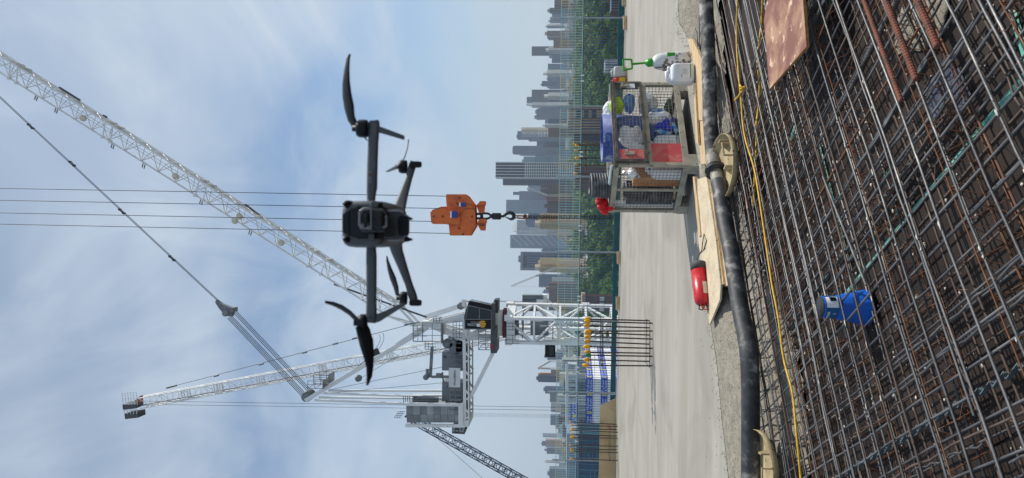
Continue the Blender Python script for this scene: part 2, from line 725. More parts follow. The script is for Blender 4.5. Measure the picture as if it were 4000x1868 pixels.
# ---------------------------------------------------------------- far city
RB = random.Random(11)
FAC = {
    'bluegrey': rgb(102, 126, 158), 'dark': rgb(56, 70, 94), 'darkblue': rgb(58, 86, 122), 'glass': rgb(120, 146, 172), 'pale': rgb(206, 208, 210),
    'white': rgb(222, 222, 218), 'cream': rgb(214, 200, 172), 'brown': rgb(98, 70, 64), 'red': rgb(172, 92, 84), 'tan': rgb(166, 140, 118), 'grey': rgb(128, 141, 158),
    'pink': rgb(176, 152, 146), 'teal': rgb(110, 150, 162), 'orange': rgb(196, 140, 96), 'brick': rgb(120, 92, 84), 'bluepanel': rgb(58, 96, 150),
}


def fmat(k):
    return mat('facade_' + k, FAC[k], 0.55, c2=tuple(q * 0.82 for q in FAC[k][:3]) + (1,), ns=0.09, lo=.35, hi=.7)


def gmat(k):
    return mat('glazing_' + k, tuple(q * 0.62 for q in FAC[k][:3]) + (1,), 0.18, c2=tuple(q * 0.85 for q in FAC[k][:3]) + (1,), ns=0.22, lo=.4, hi=.62)


def building(name, label, y0, y1, xt, D, core, frame, cols, rows, vw=.3, hw=.3, group=None, dep=.8, roof=None, zb=GZ, proud=.35, rot=0.0):
    yc = (y0 + y1) / 2
    a, b = at(xt, y1, D), at(xt, y0, D)
    W_ = (b - a).length
    W_ /= math.cos(rot) + dep * abs(math.sin(rot))
    top = at(xt, yc, D).z
    c = at(xt, yc, D)
    dp = max(8, W_ * dep)
    base = V((c.x, D + dp / 2, zb))
    t = thing(name, label, 'building', base, group)
    R = Matrix.Rotation(rot, 3, 'Z')
    H_ = top - zb
    g_ = MB().box(base + UP * (H_ / 2), (W_, dp, H_), R)
    g_.build('glazing', gmat(core), t)
    f = MB()
    hh, ww = H_ / rows, W_ / cols
    zlow = max(zb, at(2330, yc, D).z)      # storeys lost behind the parks are left plain
    for r_ in range(rows + 1):
        z = zb + hh * r_
        if z < zlow - 6:
            continue
        th = hh * hw
        f.box(base + UP * min(z, zb + H_ - th / 2 + .3), (W_ + 2 * proud, dp + 2 * proud, th), R)
    for sx in range(cols + 1):
        x = -W_ / 2 + ww * sx
        tw = ww * vw
        for s_ in (-1, 1):
            f.box(base + R @ V((x, s_ * (dp / 2 + proud * .2), 0)) + UP * (H_ / 2), (tw, proud * 1.7, H_ + .2), R)
    nd_ = max(2, int(dp / ww))
    for sy in range(nd_ + 1):
        y = -dp / 2 + dp * sy / nd_
        for s_ in (-1, 1):
            f.box(base + R @ V((s_ * (W_ / 2 + proud * .2), y, 0)) + UP * (H_ / 2), (proud * 1.7, ww * vw, H_ + .2), R)
    f.build('facade_frame', fmat(frame), t)
    if roof:
        rb_ = MB()
        for (fx, fw, fh) in roof:
            rb_.box(base + R @ V((fx * W_, 0, 0)) + UP * (H_ + fh / 2 + .1), (fw * W_, dp * .6, fh), R)
        build_split(rb_, 'roof_plant', fmat(frame), t)
    return t, base, W_, dp, H_, R


SK = 'towers on the skyline'
# y0, y1, x of the roof, distance, glazing, frame, columns, storeys, mullion share, band share, roof plant, label
T = [
    (-30, 20, 2166, 1500, 'grey', 'brown', 5, 9, .5, .5, None, 'brown grey block cut by the top border of the photo'),
    (32, 49, 2147, 1700, 'dark', 'grey', 3, 14, .3, .4, None, 'narrow grey slab second from the top border'),
    (54, 76, 2156, 2100, 'bluegrey', 'grey', 4, 12, .3, .5, [(-.2, .4, 5)], 'low blue grey block between two narrow slabs'),
    (74, 88, 2148, 2500, 'bluegrey', 'bluegrey', 2, 15, .2, .4, None, 'small hazy blue tower beside the striped white one'),
    (96, 108, 2137, 2000, 'dark', 'white', 3, 13, .3, .6, None, 'slim tower with white and dark floor stripes'),
    (121, 142, 2137, 1900, 'dark', 'pink', 5, 14, .35, .4, [(.1, .5, 6)], 'brownish tower block with dark bays and stepped side'),
    (142, 154, 2142, 2000, 'darkblue', 'bluegrey', 3, 14, .3, .3, None, 'dark blue annex joined to the brownish tower block'),
    (154, 181, 2162, 1300, 'grey', 'tan', 6, 6, .4, .45, None, 'low tan block at the foot of the dark round tower'),
    (182, 212, 2077, 2300, 'dark', 'darkblue', 14, 30, .25, .25, None, 'tall isolated dark blue tower standing alone'),
    (181, 207, 2143, 1500, 'grey', 'pale', 8, 12, .45, .45, [(0, .5, 6)], 'grey gridded block in front of the isolated dark tower'),
    (210, 240, 2156, 1800, 'bluegrey', 'grey', 6, 10, .3, .4, [(.2, .3, 7)], 'mid grey block beside the isolated dark tower'),
    (250, 271, 2140, 2400, 'bluegrey', 'bluegrey', 4, 14, .25, .35, None, 'plain blue grey slab before the gable topped block'),
    (272, 298, 2137, 1500, 'grey', 'white', 8, 13, .5, .5, [(0, .6, 8)], 'white gridded block with gable top in the short cluster'),
    (298, 317, 2139, 2100, 'bluegrey', 'grey', 4, 12, .3, .3, None, 'grey block tucked behind the gable topped white one'),
    (317, 335, 2117, 2200, 'darkblue', 'bluegrey', 4, 20, .2, .3, None, 'slender steel blue tower in the short cluster'),
    (335, 346, 2145, 2300, 'bluegrey', 'grey', 2, 12, .3, .3, None, 'little block at the side of the slender steel tower'),
    (351, 399, 2077, 2400, 'dark', 'darkblue', 12, 34, .2, .25, [(-.27, .45, 17)], 'tall dark glass tower with raised box on its roof'),
    (361, 387, 2141, 1400, 'grey', 'white', 7, 12, .5, .5, [(0, .5, 8)], 'white gridded block in front of tall dark glass tower'),
    (399, 420, 2078, 2100, 'bluegrey', 'pale', 7, 30, .45, .35, [(.1, .6, 9), (.2, .3, 17)], 'pale stepped tower leaning on the dark glass one'),
    (418, 428, 2115, 2000, 'glass', 'bluegrey', 3, 24, .3, .3, None, 'blue glass slab between pale stepped and ribbed towers'),
    (425, 463, 2096, 2000, 'bluegrey', 'grey', 15, 22, .5, .12, [(-.3, .3, 6), (.25, .3, 4)], 'wide tower with close vertical grey ribs'),
    (464, 481, 2142, 1700, 'darkblue', 'bluegrey', 5, 10, .3, .3, None, 'low dark blue block beside the ribbed tower'),
    (481, 496, 2129, 1900, 'grey', 'pale', 4, 14, .5, .5, [(0, .7, 6)], 'pale grey block with pitched cap below striped tower'),
    (499, 513, 2037, 2000, 'grey', 'cream', 4, 36, .6, .6, None, 'cream edged half of the striped slab tower'),
    (512, 533, 2038, 2020, 'darkblue', 'pale', 7, 18, .35, .3, None, 'blue and white striped slab tower'),
    (513, 543, 2021, 2500, 'darkblue', 'darkblue', 8, 40, .15, .2, None, 'dark blue slab rising behind the striped tower'),
    (500, 532, 2142, 1500, 'brown', 'brick', 8, 8, .4, .4, None, 'dark red brick base building under the striped tower'),
    (538, 551, 2065, 2300, 'bluegrey', 'darkblue', 3, 30, .3, .3, None, 'grey blue slab stepping down from the dark slab'),
    (551, 572, 2097, 2300, 'darkblue', 'darkblue', 5, 24, .2, .2, None, 'mid height navy tower with stepped front'),
    (556, 575, 2126, 1900, 'dark', 'darkblue', 4, 18, .2, .3, None, 'black glass block in front of the navy tower'),
    (570, 601, 2005, 2300, 'dark', 'bluegrey', 12, 44, .35, .15, [(0, .8, 3)], 'tall dark tower with fine vertical stripes'),
    (586, 608, 2100, 1700, 'grey', 'grey', 8, 18, .4, .4, None, 'grey gridded block in front of the fine striped tower'),
    (598, 608, 2036, 2500, 'bluegrey', 'bluegrey', 3, 30, .2, .3, None, 'hazy shaft joined to the fine striped tower'),
    (612, 634, 2045, 2200, 'teal', 'teal', 6, 30, .25, .4, [(-.2, .4, 5)], 'teal glass tower tucked beside the big grid tower'),
    (606, 634, 2090, 1800, 'teal', 'glass', 5, 20, .2, .5, None, 'lower pale teal block before the teal glass tower'),
    (693, 722, 1964, 1500, 'dark', 'dark', 6, 34, .3, .35, None, 'side face of the biggest tower, its shade painted as a dark grid'),  # block for the big tower's other face, shade put into its dark colours
    (721, 748, 2063, 2300, 'glass', 'glass', 8, 28, .15, .3, None, 'pale blue glass tower behind the brown block'),
    (722, 761, 2112, 1400, 'dark', 'brick', 12, 16, .4, .35, None, 'dark red brown block with close window rows'),
    (747, 780, 2028, 2500, 'bluegrey', 'darkblue', 8, 36, .15, .3, [(.25, .35, 22)], 'stepped blue tower with crane arm and roof cabin'),
    (761, 782, 2136, 1300, 'dark', 'red', 7, 12, .4, .4, None, 'salmon red gridded block before the blue glass slab'),
    (781, 833, 1977, 2400, 'glass', 'bluegrey', 20, 44, .18, .25, None, 'broad pale blue glass slab beside the hook chain'),
    (781, 833, 2137, 1350, 'dark', 'brown', 12, 12, .35, .35, None, 'dark brown block at the foot of the broad glass slab'),
    (833, 887, 2063, 2100, 'bluepanel', 'darkblue', 2, 2, .04, .04, None, 'flat deep blue block behind the hook chains'),
    (860, 916, 2019, 2700, 'glass', 'pale', 22, 44, .3, .3, None, 'pale tower with pyramid roof'),
    (918, 969, 1993, 2300, 'glass', 'glass', 20, 44, .15, .3, None, 'pale glass tower with diagonal lines'),
    (893, 918, 2136, 1500, 'pale', 'white', 4, 8, .4, .4, [(0, .6, 6)], 'low white cylinder like block below pyramid tower'),
    (969, 983, 2120, 2000, 'bluegrey', 'bluegrey', 5, 16, .3, .3, None, 'small grey block between glass and framed towers'),
    (985, 1055, 2033, 1400, 'darkblue', 'grey', 7, 3, .22, .02, None, 'broad dark tower with grey stone frame'),
    (1073, 1122, 2105, 1700, 'bluegrey', 'bluegrey', 14, 18, .3, .3, [(.4, .15, 8)], 'broad blue grey block beyond the framed tower'),
    (1085, 1108, 2156, 1200, 'grey', 'pale', 6, 4, .4, .4, None, 'small white block low on the horizon near the mast'),
    (1132, 1146, 2124, 2600, 'bluepanel', 'bluegrey', 3, 10, .2, .2, None, 'tiny blue tower just beside the crane mast'),
    (1107, 1212, 2144, 1100, 'grey', 'brick', 34, 8, .45, .45, [(-.2, .1, 4), (.3, .08, 5)], 'long brownish housing slab behind the crane mast'),
    (1378, 1406, 2138, 1800, 'bluegrey', 'grey', 5, 10, .3, .4, None, 'grey block beside the black container cabin'),
    (1468, 1492, 2102, 1500, 'darkblue', 'darkblue', 8, 18, .2, .3, None, 'dark blue tower next to an orange edged one'),
    (1459, 1467, 2109, 1510, 'orange', 'orange', 2, 18, .3, .3, None, 'thin orange brown edge tower'),
    (1446, 1467, 2152, 1300, 'grey', 'pink', 6, 5, .3, .4, None, 'low pinkish block under the orange edged tower'),
    (1512, 1537, 2129, 1800, 'bluegrey', 'bluegrey', 6, 12, .2, .3, None, 'lone blue grey block past the dark blue tower'),
    (1540, 1570, 2148, 1800, 'grey', 'grey', 7, 8, .3, .4, None, 'low grey block near the thin wire ropes'),
    (1575, 1612, 2152, 2000, 'bluegrey', 'pale', 7, 8, .3, .4, None, 'low pale block behind the thin wire ropes'),
    (1625, 1660, 2150, 2300, 'bluegrey', 'bluegrey', 7, 8, .3, .4, None, 'low hazy block past the thin wire ropes'),
    (1694, 1709, 2120, 2600, 'glass', 'pale', 4, 14, .3, .4, None, 'pale hazy tower in the thin far cluster'),
    (1726, 1741, 2117, 2600, 'darkblue', 'bluegrey', 4, 14, .3, .3, None, 'dark hazy tower in the thin far cluster'),
    (1720, 1746, 2131, 2300, 'pink', 'pink', 5, 10, .3, .3, None, 'pinkish block wrapping the dark hazy tower'),
    (1750, 1772, 2136, 2100, 'bluegrey', 'grey', 4, 10, .3, .3, None, 'grey block beside the pinkish far block'),
    (1800, 1808, 2132, 2400, 'pale', 'pale', 2, 12, .3, .4, None, 'very thin pale tower near the bottom border'),
    (1832, 1872, 2146, 1800, 'grey', 'grey', 7, 8, .3, .4, [(0, .4, 5)], 'low grey block cut by the bottom border'),
]
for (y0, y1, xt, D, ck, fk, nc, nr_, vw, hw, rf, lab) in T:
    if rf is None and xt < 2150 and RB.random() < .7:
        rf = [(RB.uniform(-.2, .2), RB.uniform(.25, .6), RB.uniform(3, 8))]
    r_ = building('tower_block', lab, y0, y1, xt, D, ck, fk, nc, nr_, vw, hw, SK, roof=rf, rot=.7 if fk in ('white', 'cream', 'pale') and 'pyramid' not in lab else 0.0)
    t, base, W_, dp, H_, R = r_
    if 'pyramid' in lab:
        c = base + UP * (H_ + .2)
        ap = at(1997, 888, D + dp / 2)
        q = [c + V((sx * W_ * .46, sy * dp * .46, 0)) for sx, sy in ((-1, -1), (1, -1), (1, 1), (-1, 1))]
        MB().add(q + [V((c.x, c.y, ap.z))], [(0, 1, 4), (1, 2, 4), (2, 3, 4), (3, 0, 4), (3, 2, 1, 0)]).build('pyramid_roof', fmat('pale'), t)
    if 'diagonal' in lab:
        d_ = MB()
        fy = base.y - dp / 2 - 1.2
        n_ = 9
        for i in range(n_):
            z1 = base.z + H_ * (1 - i / n_ * .95) - 4
            d_.beam(V((base.x - W_ * .3, fy, max(base.z, z1 - H_ * .16))), V((base.x + W_ * .45, fy, z1)), 1.2, 1.3)
        d_.build('diagonal_band', fmat('white'), t)
    if 'grey stone frame' in lab:
        d_ = MB()
        fy = base.y - dp / 2 - .6
        zt = base.z + H_
        d_.box((base.x - W_ * .44, fy, base.z + H_ / 2), (W_ * .12, 2.4, H_))
        d_.box((base.x + W_ * .47, fy, base.z + H_ / 2), (W_ * .06, 2.4, H_))
        d_.box((base.x, fy, zt - 2.5), (W_, 2.0, 5))
        d_.build('stone_surround', fmat('grey'), t)
        MB().box((base.x + W_ * .02, fy, zt - 9), (W_ * .5, 1.4, 7)).build('plant_opening', gmat('dark'), t)
# the big grid tower: deep white frame, five bays
t, base, W_, dp, H_, R = building('grid_tower', 'biggest tower, white grid frame with five columns of dark windows', 635, 693, 1936, 1150, 'dark', 'pale', 5, 42, .26, .36, SK, dep=.7, proud=.9)
for nm, y0, y1, xt, D in (('cream_tower', 836, 893, 2109, 800), ('cream_tower', 1010, 1062, 2108, 850)):
    t, base, W_, dp, H_, R = building(nm, 'cream panelled tower block ' + ('standing behind the hook chain' if y0 < 900 else 'in front of the framed dark tower'), y0, y1, xt, D, 'brown', 'cream', 9, 18, .42, .4, 'cream tower blocks', dep=.7, rot=.72,
                                      roof=[(-.25, .3, 5.5), (.3, .12, 2)], proud=.6)
    b_ = MB()
    for k in range(18):
        b_.box(base + R @ V((-W_ * .30, -dp / 2 - .8, 0)) + UP * (H_ * (k + .5) / 18), (W_ * .30, 1.2, .9), R)
    b_.build('balcony', fmat('orange'), t)

# mid-distance buildings among the trees
t, base, W_, dp, H_, R = building('brick_block', 'tan brick block with dark glazed bays behind the blue tub', 424, 510, 2226, 420, 'dark', 'tan', 8, 12, .62, .55, None, dep=.6)
MB().box(base + V((W_ * .24, -2, H_ * .5)), (W_ * .34, dp, H_ * 1.0)).build('stair_tower', fmat('tan'), t)
w_ = MB()
for r_ in range(3):
    for c_ in range(2):
        w_.box(base + V((W_ * (.14 + .2 * c_), -dp / 2 - 2.1, H_ - 5 - r_ * 4.5)), (2.2, .3, 2.6))
build_split(w_, 'window', gmat('dark'), t)
building('brick_block', 'brown brick wing with long windows beside the tan block', 518, 548, 2240, 430, 'dark', 'brick', 5, 12, .5, .5, None)
building('brick_house', 'plain brown building behind the coiled duct', 652, 736, 2247, 330, 'brick', 'brick', 6, 8, .3, .35, None)
t, base, W_, dp, H_, R = building('brick_house', 'brown flat roofed building beside the white mast', 1156, 1216, 2287, 240, 'brick', 'brick', 4, 8, .2, .2, None, proud=.1)
MB().box(base + UP * (H_ + .6), (W_ + 1.2, dp + 1.2, 1.2)).build('parapet', fmat('tan'), t)
w_ = MB()
for k in range(3):
    w_.box(base + V((W_ * (-.28 + .28 * k), -dp / 2 - .3, H_ - 5.5)), (2.0, .3, 1.6))
    w_.box(base + V((W_ * (-.28 + .28 * k), -dp / 2 - .3, H_ - 10)), (2.0, .3, 1.8))
build_split(w_, 'window', gmat('white'), t)
# long pale flat roof with parked vans
p0, p1 = at(2296, 1108, 1060), at(2286, 832, 1140)
zt = p0.z
t = thing('long_shed', 'long pale flat roofed shed between the tree belts', 'building', V(((p0.x + p1.x) / 2, 1100, GZ)))
R = Matrix.Rotation(math.atan2(p1.y - p0.y, p1.x - p0.x), 3, 'Z')
cc = V(((p0.x + p1.x) / 2, (p0.y + p1.y) / 2, 0))
ln = (p1 - p0).length
MB().box(cc + UP * ((zt + GZ) / 2), (ln, 16, zt - GZ), R).build('wall', fmat('grey'), t)
MB().box(cc + UP * (zt + .4), (ln + 1, 17, .8), R).build('roof', fmat('white'), t)
rb_ = MB()
for k in range(9):
    rb_.box(cc + R @ V((ln * (-.45 + .11 * k), -8.6, 0)) + UP * (zt - 3), (3.5, .4, 2.2), R)
build_split(rb_, 'window', gmat('bluegrey'), t)

# low roofs at the horizon: a continuous far crust nobody could count
mb = MB()
for i in range(620):
    D = RB.uniform(1300, 3800)
    yp = RB.uniform(-260, 2130)
    if 1340 < yp < 1868:
        D = RB.uniform(700, 3200)
    p = at(2175, yp, D)
    h_ = RB.choice((9, 12, 14, 18, 22, 30)) * (1 if D < 2500 else 1.5)
    w1, w2 = RB.uniform(14, 46), RB.uniform(12, 30)
    mb.box((p.x, D, GZ + h_ / 2), (w1, w2, h_), Matrix.Rotation(RB.uniform(-.4, .4), 3, 'Z'))
o = mb.build('distant_roofs', mat('distant_roofs', rgb(150, 142, 136), .8, c2=rgb(196, 192, 186), ns=.018, lo=.42, hi=.55, c3=rgb(96, 88, 86), s3=.03, t3=.55, w3=.03), kind='stuff')

# whitish and grey blocks beyond the banners
WB = [(1405, 1452, 2196, 520, 'grey', 'white', 8, 6, 'white roofed terrace beside the tree belt'), (1545, 1572, 2178, 480, 'pale', 'white', 2, 6, 'bright white box building above the banners'),
      (1488, 1540, 2200, 430, 'dark', 'grey', 8, 8, 'grey block with dark bays above the banners'), (1578, 1625, 2190, 600, 'grey', 'pale', 8, 7, 'pale office block behind the upper blue banner'),
      (1628, 1655, 2182, 650, 'brown', 'brick', 5, 7, 'brown block behind the capped bars'), (1660, 1705, 2196, 560, 'grey', 'grey', 8, 7, 'long grey block behind the capped bars'),
      (1715, 1790, 2216, 420, 'grey', 'pale', 9, 6, 'pale flat roofed block by the bottom bars'), (1800, 1880, 2228, 380, 'dark', 'pale', 9, 6, 'pale block by the bottom border'),
      (1460, 1500, 2186, 800, 'pale', 'white', 6, 6, 'far white warehouse above the banners')]
for (y0, y1, xt, D, ck, fk, nc, nr_, lab) in WB:
    building('office_block', lab, y0, y1, xt, D, ck, fk, nc, nr_, .3, .4, 'low blocks past the banners')
# street and grey roofs low at the right
building('garden_house', 'grey slate roofed house beyond the toe board by the street', -20, 40, 2388, 300, 'dark', 'brick', 6, 5, .4, .4, None)
building('garden_house', 'pale house at the edge of the trees by the street', 235, 268, 2364, 330, 'grey', 'pale', 5, 5, .4, .4, None)
p = at(2410, 120, 260)
g = MB().box((p.x - 10, 300, GZ + .02 + .1), (60, 130, .2))
g.build('street', mat('asphalt', (.055, .056, .06, 1), .85, c2=(.08, .08, .085, 1), ns=.3), kind='structure')

# ---------------------------------------------------------------- trees
m_leaf = mat('foliage', (0.036, 0.084, 0.020, 1), .8, spec=.15, c2=(0.095, 0.155, 0.036, 1), ns=.045, lo=.38, hi=.62, randv=.6)
m_bark = mat('bark', (.07, .055, .04, 1), .9, c2=(.11, .09, .07, 1), ns=3)


def crown_mesh(seed, r, h, n, s):
    q = random.Random(seed)
    mb = MB()
    lob = [(V((q.uniform(-.55, .55) * r, q.uniform(-.55, .55) * r, q.uniform(.2, .85) * h)), q.uniform(.38, .6) * r) for _ in range(7)]
    for i in range(n):
        c, rr = lob[q.randrange(len(lob))]
        d = V((q.gauss(0, 1), q.gauss(0, 1), q.gauss(0, 1))).normalized()
        p = c + d * rr * (q.random() ** .35)
        nrm = (d * 1.6 + V((q.uniform(-.5, .5), q.uniform(-.5, .5), q.uniform(-.1, .6)))).normalized()
        a = nrm.orthogonal().normalized()
        b = nrm.cross(a)
        th = q.uniform(0, 6.28)
        a, b = a * math.cos(th) + b * math.sin(th), b * math.cos(th) - a * math.sin(th)
        k = s * q.uniform(.6, 1.3)
        mb.add([p + a * k, p + b * k * .7 + nrm * k * .15, p - a * k, p - b * k * .7 + nrm * k * .15], [(0, 1, 2, 3)])
    return mb


crowns = [crown_mesh(40 + k, 7.5, 13, 2000, .5).mesh('crown', m_leaf) for k in range(6)]
trunks = []
for k in range(3):
    mb = MB()
    mb.tube([(0, 0, 0), (.2, .1, 3), (0, .2, 6.5), (.3, 0, 10)], [.5, .38, .28, .12], 7)
    for a in range(5):
        t = a * 1.3 + k
        mb.tube([(0.1, .1, 4.5 + a * .7), (math.cos(t) * 2.2, math.sin(t) * 2.2, 7 + a), (math.cos(t) * 4, math.sin(t) * 4, 9.5 + a * .8)], [.2, .13, .04], 5)
    trunks.append(mb.mesh('trunk', m_bark))


def tree(x, y, s, label, group):
    t = thing('broadleaf_tree', label, 'tree', (x, y, GZ), group)
    k = RB.randrange(6)
    for nm, me_, z in (('trunk', trunks[k % 3], 0), ('crown', crowns[k], 4.5)):
        o_ = bpy.data.objects.new(nm, me_)
        col.objects.link(o_)
        o_.parent = t
        o_.location = (0, 0, z * s)
        o_.rotation_euler = (0, 0, RB.uniform(0, 6.28))
        o_.scale = (s, s, s)
    return t


spots = [(340, 2375, 400, 1.30, 'big round crowned tree beside the far jerrycan'), (250, 2385, 430, 1.1, 'tall tree over the pale garden house'), (130, 2390, 420, 1.15, 'broad tree over the street by the toe board'),
         (40, 2378, 440, 1.1, 'dense tree next to the slate roofed house'), (470, 2392, 380, .95, 'round tree in front of the tan brick block'), (1070, 2392, 330, 1.0, 'leafy tree beside the brown flat roofed building'),
         (1010, 2380, 350, 1.1, 'wide tree below the long pale shed'), (900, 2385, 380, 1.2, 'tall tree under the hook chains'), (950, 2395, 330, .9, 'small tree low by the toe board, under glass tower'),
         (700, 2360, 450, 1.1, 'tree in front of the plain brown building'), (600, 2350, 420, 1.0, 'tree seen through the yellow capped bars behind the tub')]
for (yp, xp, D, s, lab) in spots:
    p = at(xp, yp, D)
    tree(p.x, D, s, lab, None)
keep_clear = [(420, 555, 0, 425), (640, 745, 0, 335), (1150, 1225, 0, 245), (1330, 1900, 0, 700), (800, 1120, 780, 1130), (-60, 60, 0, 310), (225, 275, 0, 335)]
zones = [(0, 'past the top border of the photo'), (120, 'near the street and grey roofs'), (230, 'below the isolated dark blue tower'), (330, 'over the far grey jerrycan'), (430, 'below the dark glass tower with roof box'),
         (560, 'by the tan brick block'), (660, 'below the fine striped tower'), (760, 'by the plain brown building'), (860, 'below the broad blue glass slab'), (960, 'below the pyramid roofed tower'),
         (1080, 'below the stone framed dark tower'), (1200, 'beside the brown flat roofed building'), (1340, 'seen through the white crane mast'), (5000, 'past the blue banners')]
cnt = 0
wood = MB()
wr = random.Random(5)
small = [crown_mesh(80 + k, 7.5, 13, 260, 1.15) for k in range(4)]
D = 400.0
rows_ = []
while D < 2000:
    half = D * .40
    step = 13 + D * .004
    x = -half * (0.55 if D < 700 else .62) if D < 900 else -half
    while x < half:
        rows_.append((x + wr.uniform(-4, 4), D + wr.uniform(-6, 6)))
        x += step
    D += 14 + (D - 400) * .012
for (x, D) in rows_:
    pv = V((x, D, -38)) - V((0, 0, EYE))
    yp = 934 - pv.dot(RGT) / pv.dot(FWD) * FPX
    if any(a < yp < b and d0 < D < d1 for a, b, d0, d1 in keep_clear) or wr.random() < .2:
        continue
    if yp > 1340 and D < 1000:
        continue
    s = wr.uniform(.65, 1.5)
    if cnt < 140 and D < 560 and -200 < yp < 2050:
        zn = [z_ for z_ in zones if yp < z_[0]][0][1]
        tree(x, D, s, ('low ' if s < .93 else 'tall ' if s > 1.12 else '') + 'park tree ' + ('in the first rows ' if D < 500 else 'deeper in the belt ') + zn, 'park trees')
        cnt += 1
    else:
        src = small[wr.randrange(4)]
        o_ = len(wood.v)
        ca, sa = math.cos(x), math.sin(x)
        s *= 1.15
        wood.v.extend([(x + (p[0] * ca - p[1] * sa) * s, D + (p[0] * sa + p[1] * ca) * s, GZ + 2.5 + p[2] * s) for p in src.v])
        wood.f.extend([tuple(i + o_ for i in f) for f in src.f])
        wood.sm.extend(src.sm)
wood.build('distant_wood', m_leaf, kind='stuff')
print('trees', cnt, 'wood faces', len(wood.f))

# ---------------------------------------------------------------- building wrapped in white sheeting and blue banners
m_sheet = mat('white_sheeting', (.80, .81, .82, 1), .5, c2=(.86, .87, .88, 1), ns=.8, lo=.35, hi=.65, bump=.6, bs=1.2, bd=.2)
m_ban = mat('blue_banner', rgb(26, 68, 190), .5, c2=rgb(34, 80, 204), ns=.6)
m_yel = mat('banner_yellow', rgb(230, 214, 60), .5)
m_wht = mat('banner_white', (.8, .8, .8, 1), .5)
m_scaf = mat('scaffold_tube', rgb(120, 150, 160), .45, .4)
cA = at(2290, 1479, 200)
cL = at(2290, 1694, 200)
cR = at(2278, 1343, 224)
t = thing('wrapped_building', 'building site wrapped in white sheeting with blue lettered banners', 'building', V((cA.x, 200, GZ)))


def wrap_face(a, b, nmod):
    a, b = V((a.x, a.y, 0)), V((b.x, b.y, 0))
    d = (b - a).normalized()
    nrm = V((d.y, -d.x, 0))
    if nrm.y > 0:
        nrm = -nrm
    ln_ = (b - a).length
    zt = cA.z
    z = zt
    k = 0
    while z > -34:
        hh = 1.85 if k % 2 == 0 else 2.25
        if k % 2 == 0:
            f_ = MB().beam(a + UP * (z - hh / 2) + nrm * .12, b + UP * (z - hh / 2) + nrm * .12, .05, hh)
            bb = f_.build('banner', m_ban, t)
            if z > zt - 9:
                for q in range(nmod):
                    p = a.lerp(b, (q + .5) / nmod) + UP * (z - hh / 2) + nrm * .17
                    text('lettering', 'McAleer', p + UP * .38 + d * .7, d, UP, .74, m_wht, bb, .01)
                    text('lettering', '& Rushe', p - UP * .42 + d * .7, d, UP, .66, m_wht, bb, .01)
                    e = MB()
                    for (ex, ez, ew, eh) in ((-2.0, .32, .38, .62), (-1.5, .32, .38, .62), (-1.75, -.3, .9, .34), (-2.0, -.6, .26, .3), (-1.5, -.6, .26, .3)):
                        e.box(p + d * ex + UP * ez, (ew, .02, eh), Matrix.Rotation(math.atan2(d.y, d.x), 3, 'Z'))
                    e.build('emblem', m_yel, bb)
        else:
            nb = max(4, int(ln_ / 2.4))
            f_ = MB()
            for q in range(nb):
                p, p2 = a.lerp(b, q / nb), a.lerp(b, (q + .985) / nb)
                f_.beam(p + UP * (z - hh / 2) + nrm * .03 * (q % 2), p2 + UP * (z - hh / 2) + nrm * .03 * (q % 2), .05, hh)
            f_.build('sheeting', m_sheet, t)
        z -= hh
        k += 1


wrap_face(cL, cA, 3)
wrap_face(cA, cR, 5)
g = MB()
g.box(V(((cL.x + cA.x) / 2, 211, (cA.z - 0.4 + GZ) / 2 - 1.3)), ((cA - cL).length - 1, 20, cA.z - GZ - 3))
g.build('concrete_core', fmat('grey'), t)
g = MB()
for k in range(9):
    p = cL.lerp(cA, k / 8)
    g.rod(V((p.x, 200.6, GZ)), V((p.x, 200.6, cA.z + 2.8)), .05, 5)
    g.rod(V((p.x, 203.5, GZ)), V((p.x, 203.5, cA.z + 2.8)), .05, 5)
for dz in (.6, 1.6, 2.6):
    g.rod(V((cL.x, 200.6, cA.z + dz)), V((cA.x, 200.6, cA.z + dz)), .05, 5)
g.build('scaffold', m_scaf, t)
# set-back upper banner and roof slab
a, b = at(2243, 1668, 226), at(2243, 1578, 226)
bb = MB().beam(a, b, .06, 2.2).build('banner', m_ban, t)
for q in (.3, .78):
    p = a.lerp(b, q) + V((0, -.06, 0))
    text('lettering', 'McAleer', p + UP * .42 + V((.7, 0, 0)), (1, 0, 0), UP, .8, m_wht, bb, .01)
    text('lettering', '& Rushe', p - UP * .46 + V((.7, 0, 0)), (1, 0, 0), UP, .7, m_wht, bb, .01)
    MB().box(p + V((-2.2, 0, -.1)), (.9, .03, 1.2)).build('emblem', m_yel, bb)
a, b = at(2215, 1668, 228), at(2215, 1420, 232)
g = MB().beam(a, b, 5, .9)
g.beam(a + UP * -3.2, b + UP * -3.2, 5, .7)
for k in range(10):
    p = a.lerp(b, k / 9)
    g.box(p + UP * -1.8, (.5, 3, 3))
g.build('upper_frame', fmat('pale'), t)
# teal glazed block past it
t, base, W_, dp, H_, R = building('glazed_block', 'dark teal glazed block under scaffold beside the banners', 1697, 1880, 2262, 150, 'darkblue', 'teal', 8, 14, .09, .12, None, dep=.7, proud=.2)
g = MB()
for k in range(40):
    z = base.z + H_ - .4 - k * .42
    g.box(base + V((W_ * (-.36 if k % 2 else .05), -dp / 2 - .45, H_ - 2 - k * .42)), (W_ * .2, .1, .1))
g.build('louvre', fmat('teal'), t)
MB().box(base + V((0, 0, H_ + 1.4)), (W_ * 1.02, dp, 2.4)).build('roof_edge', fmat('grey'), t)

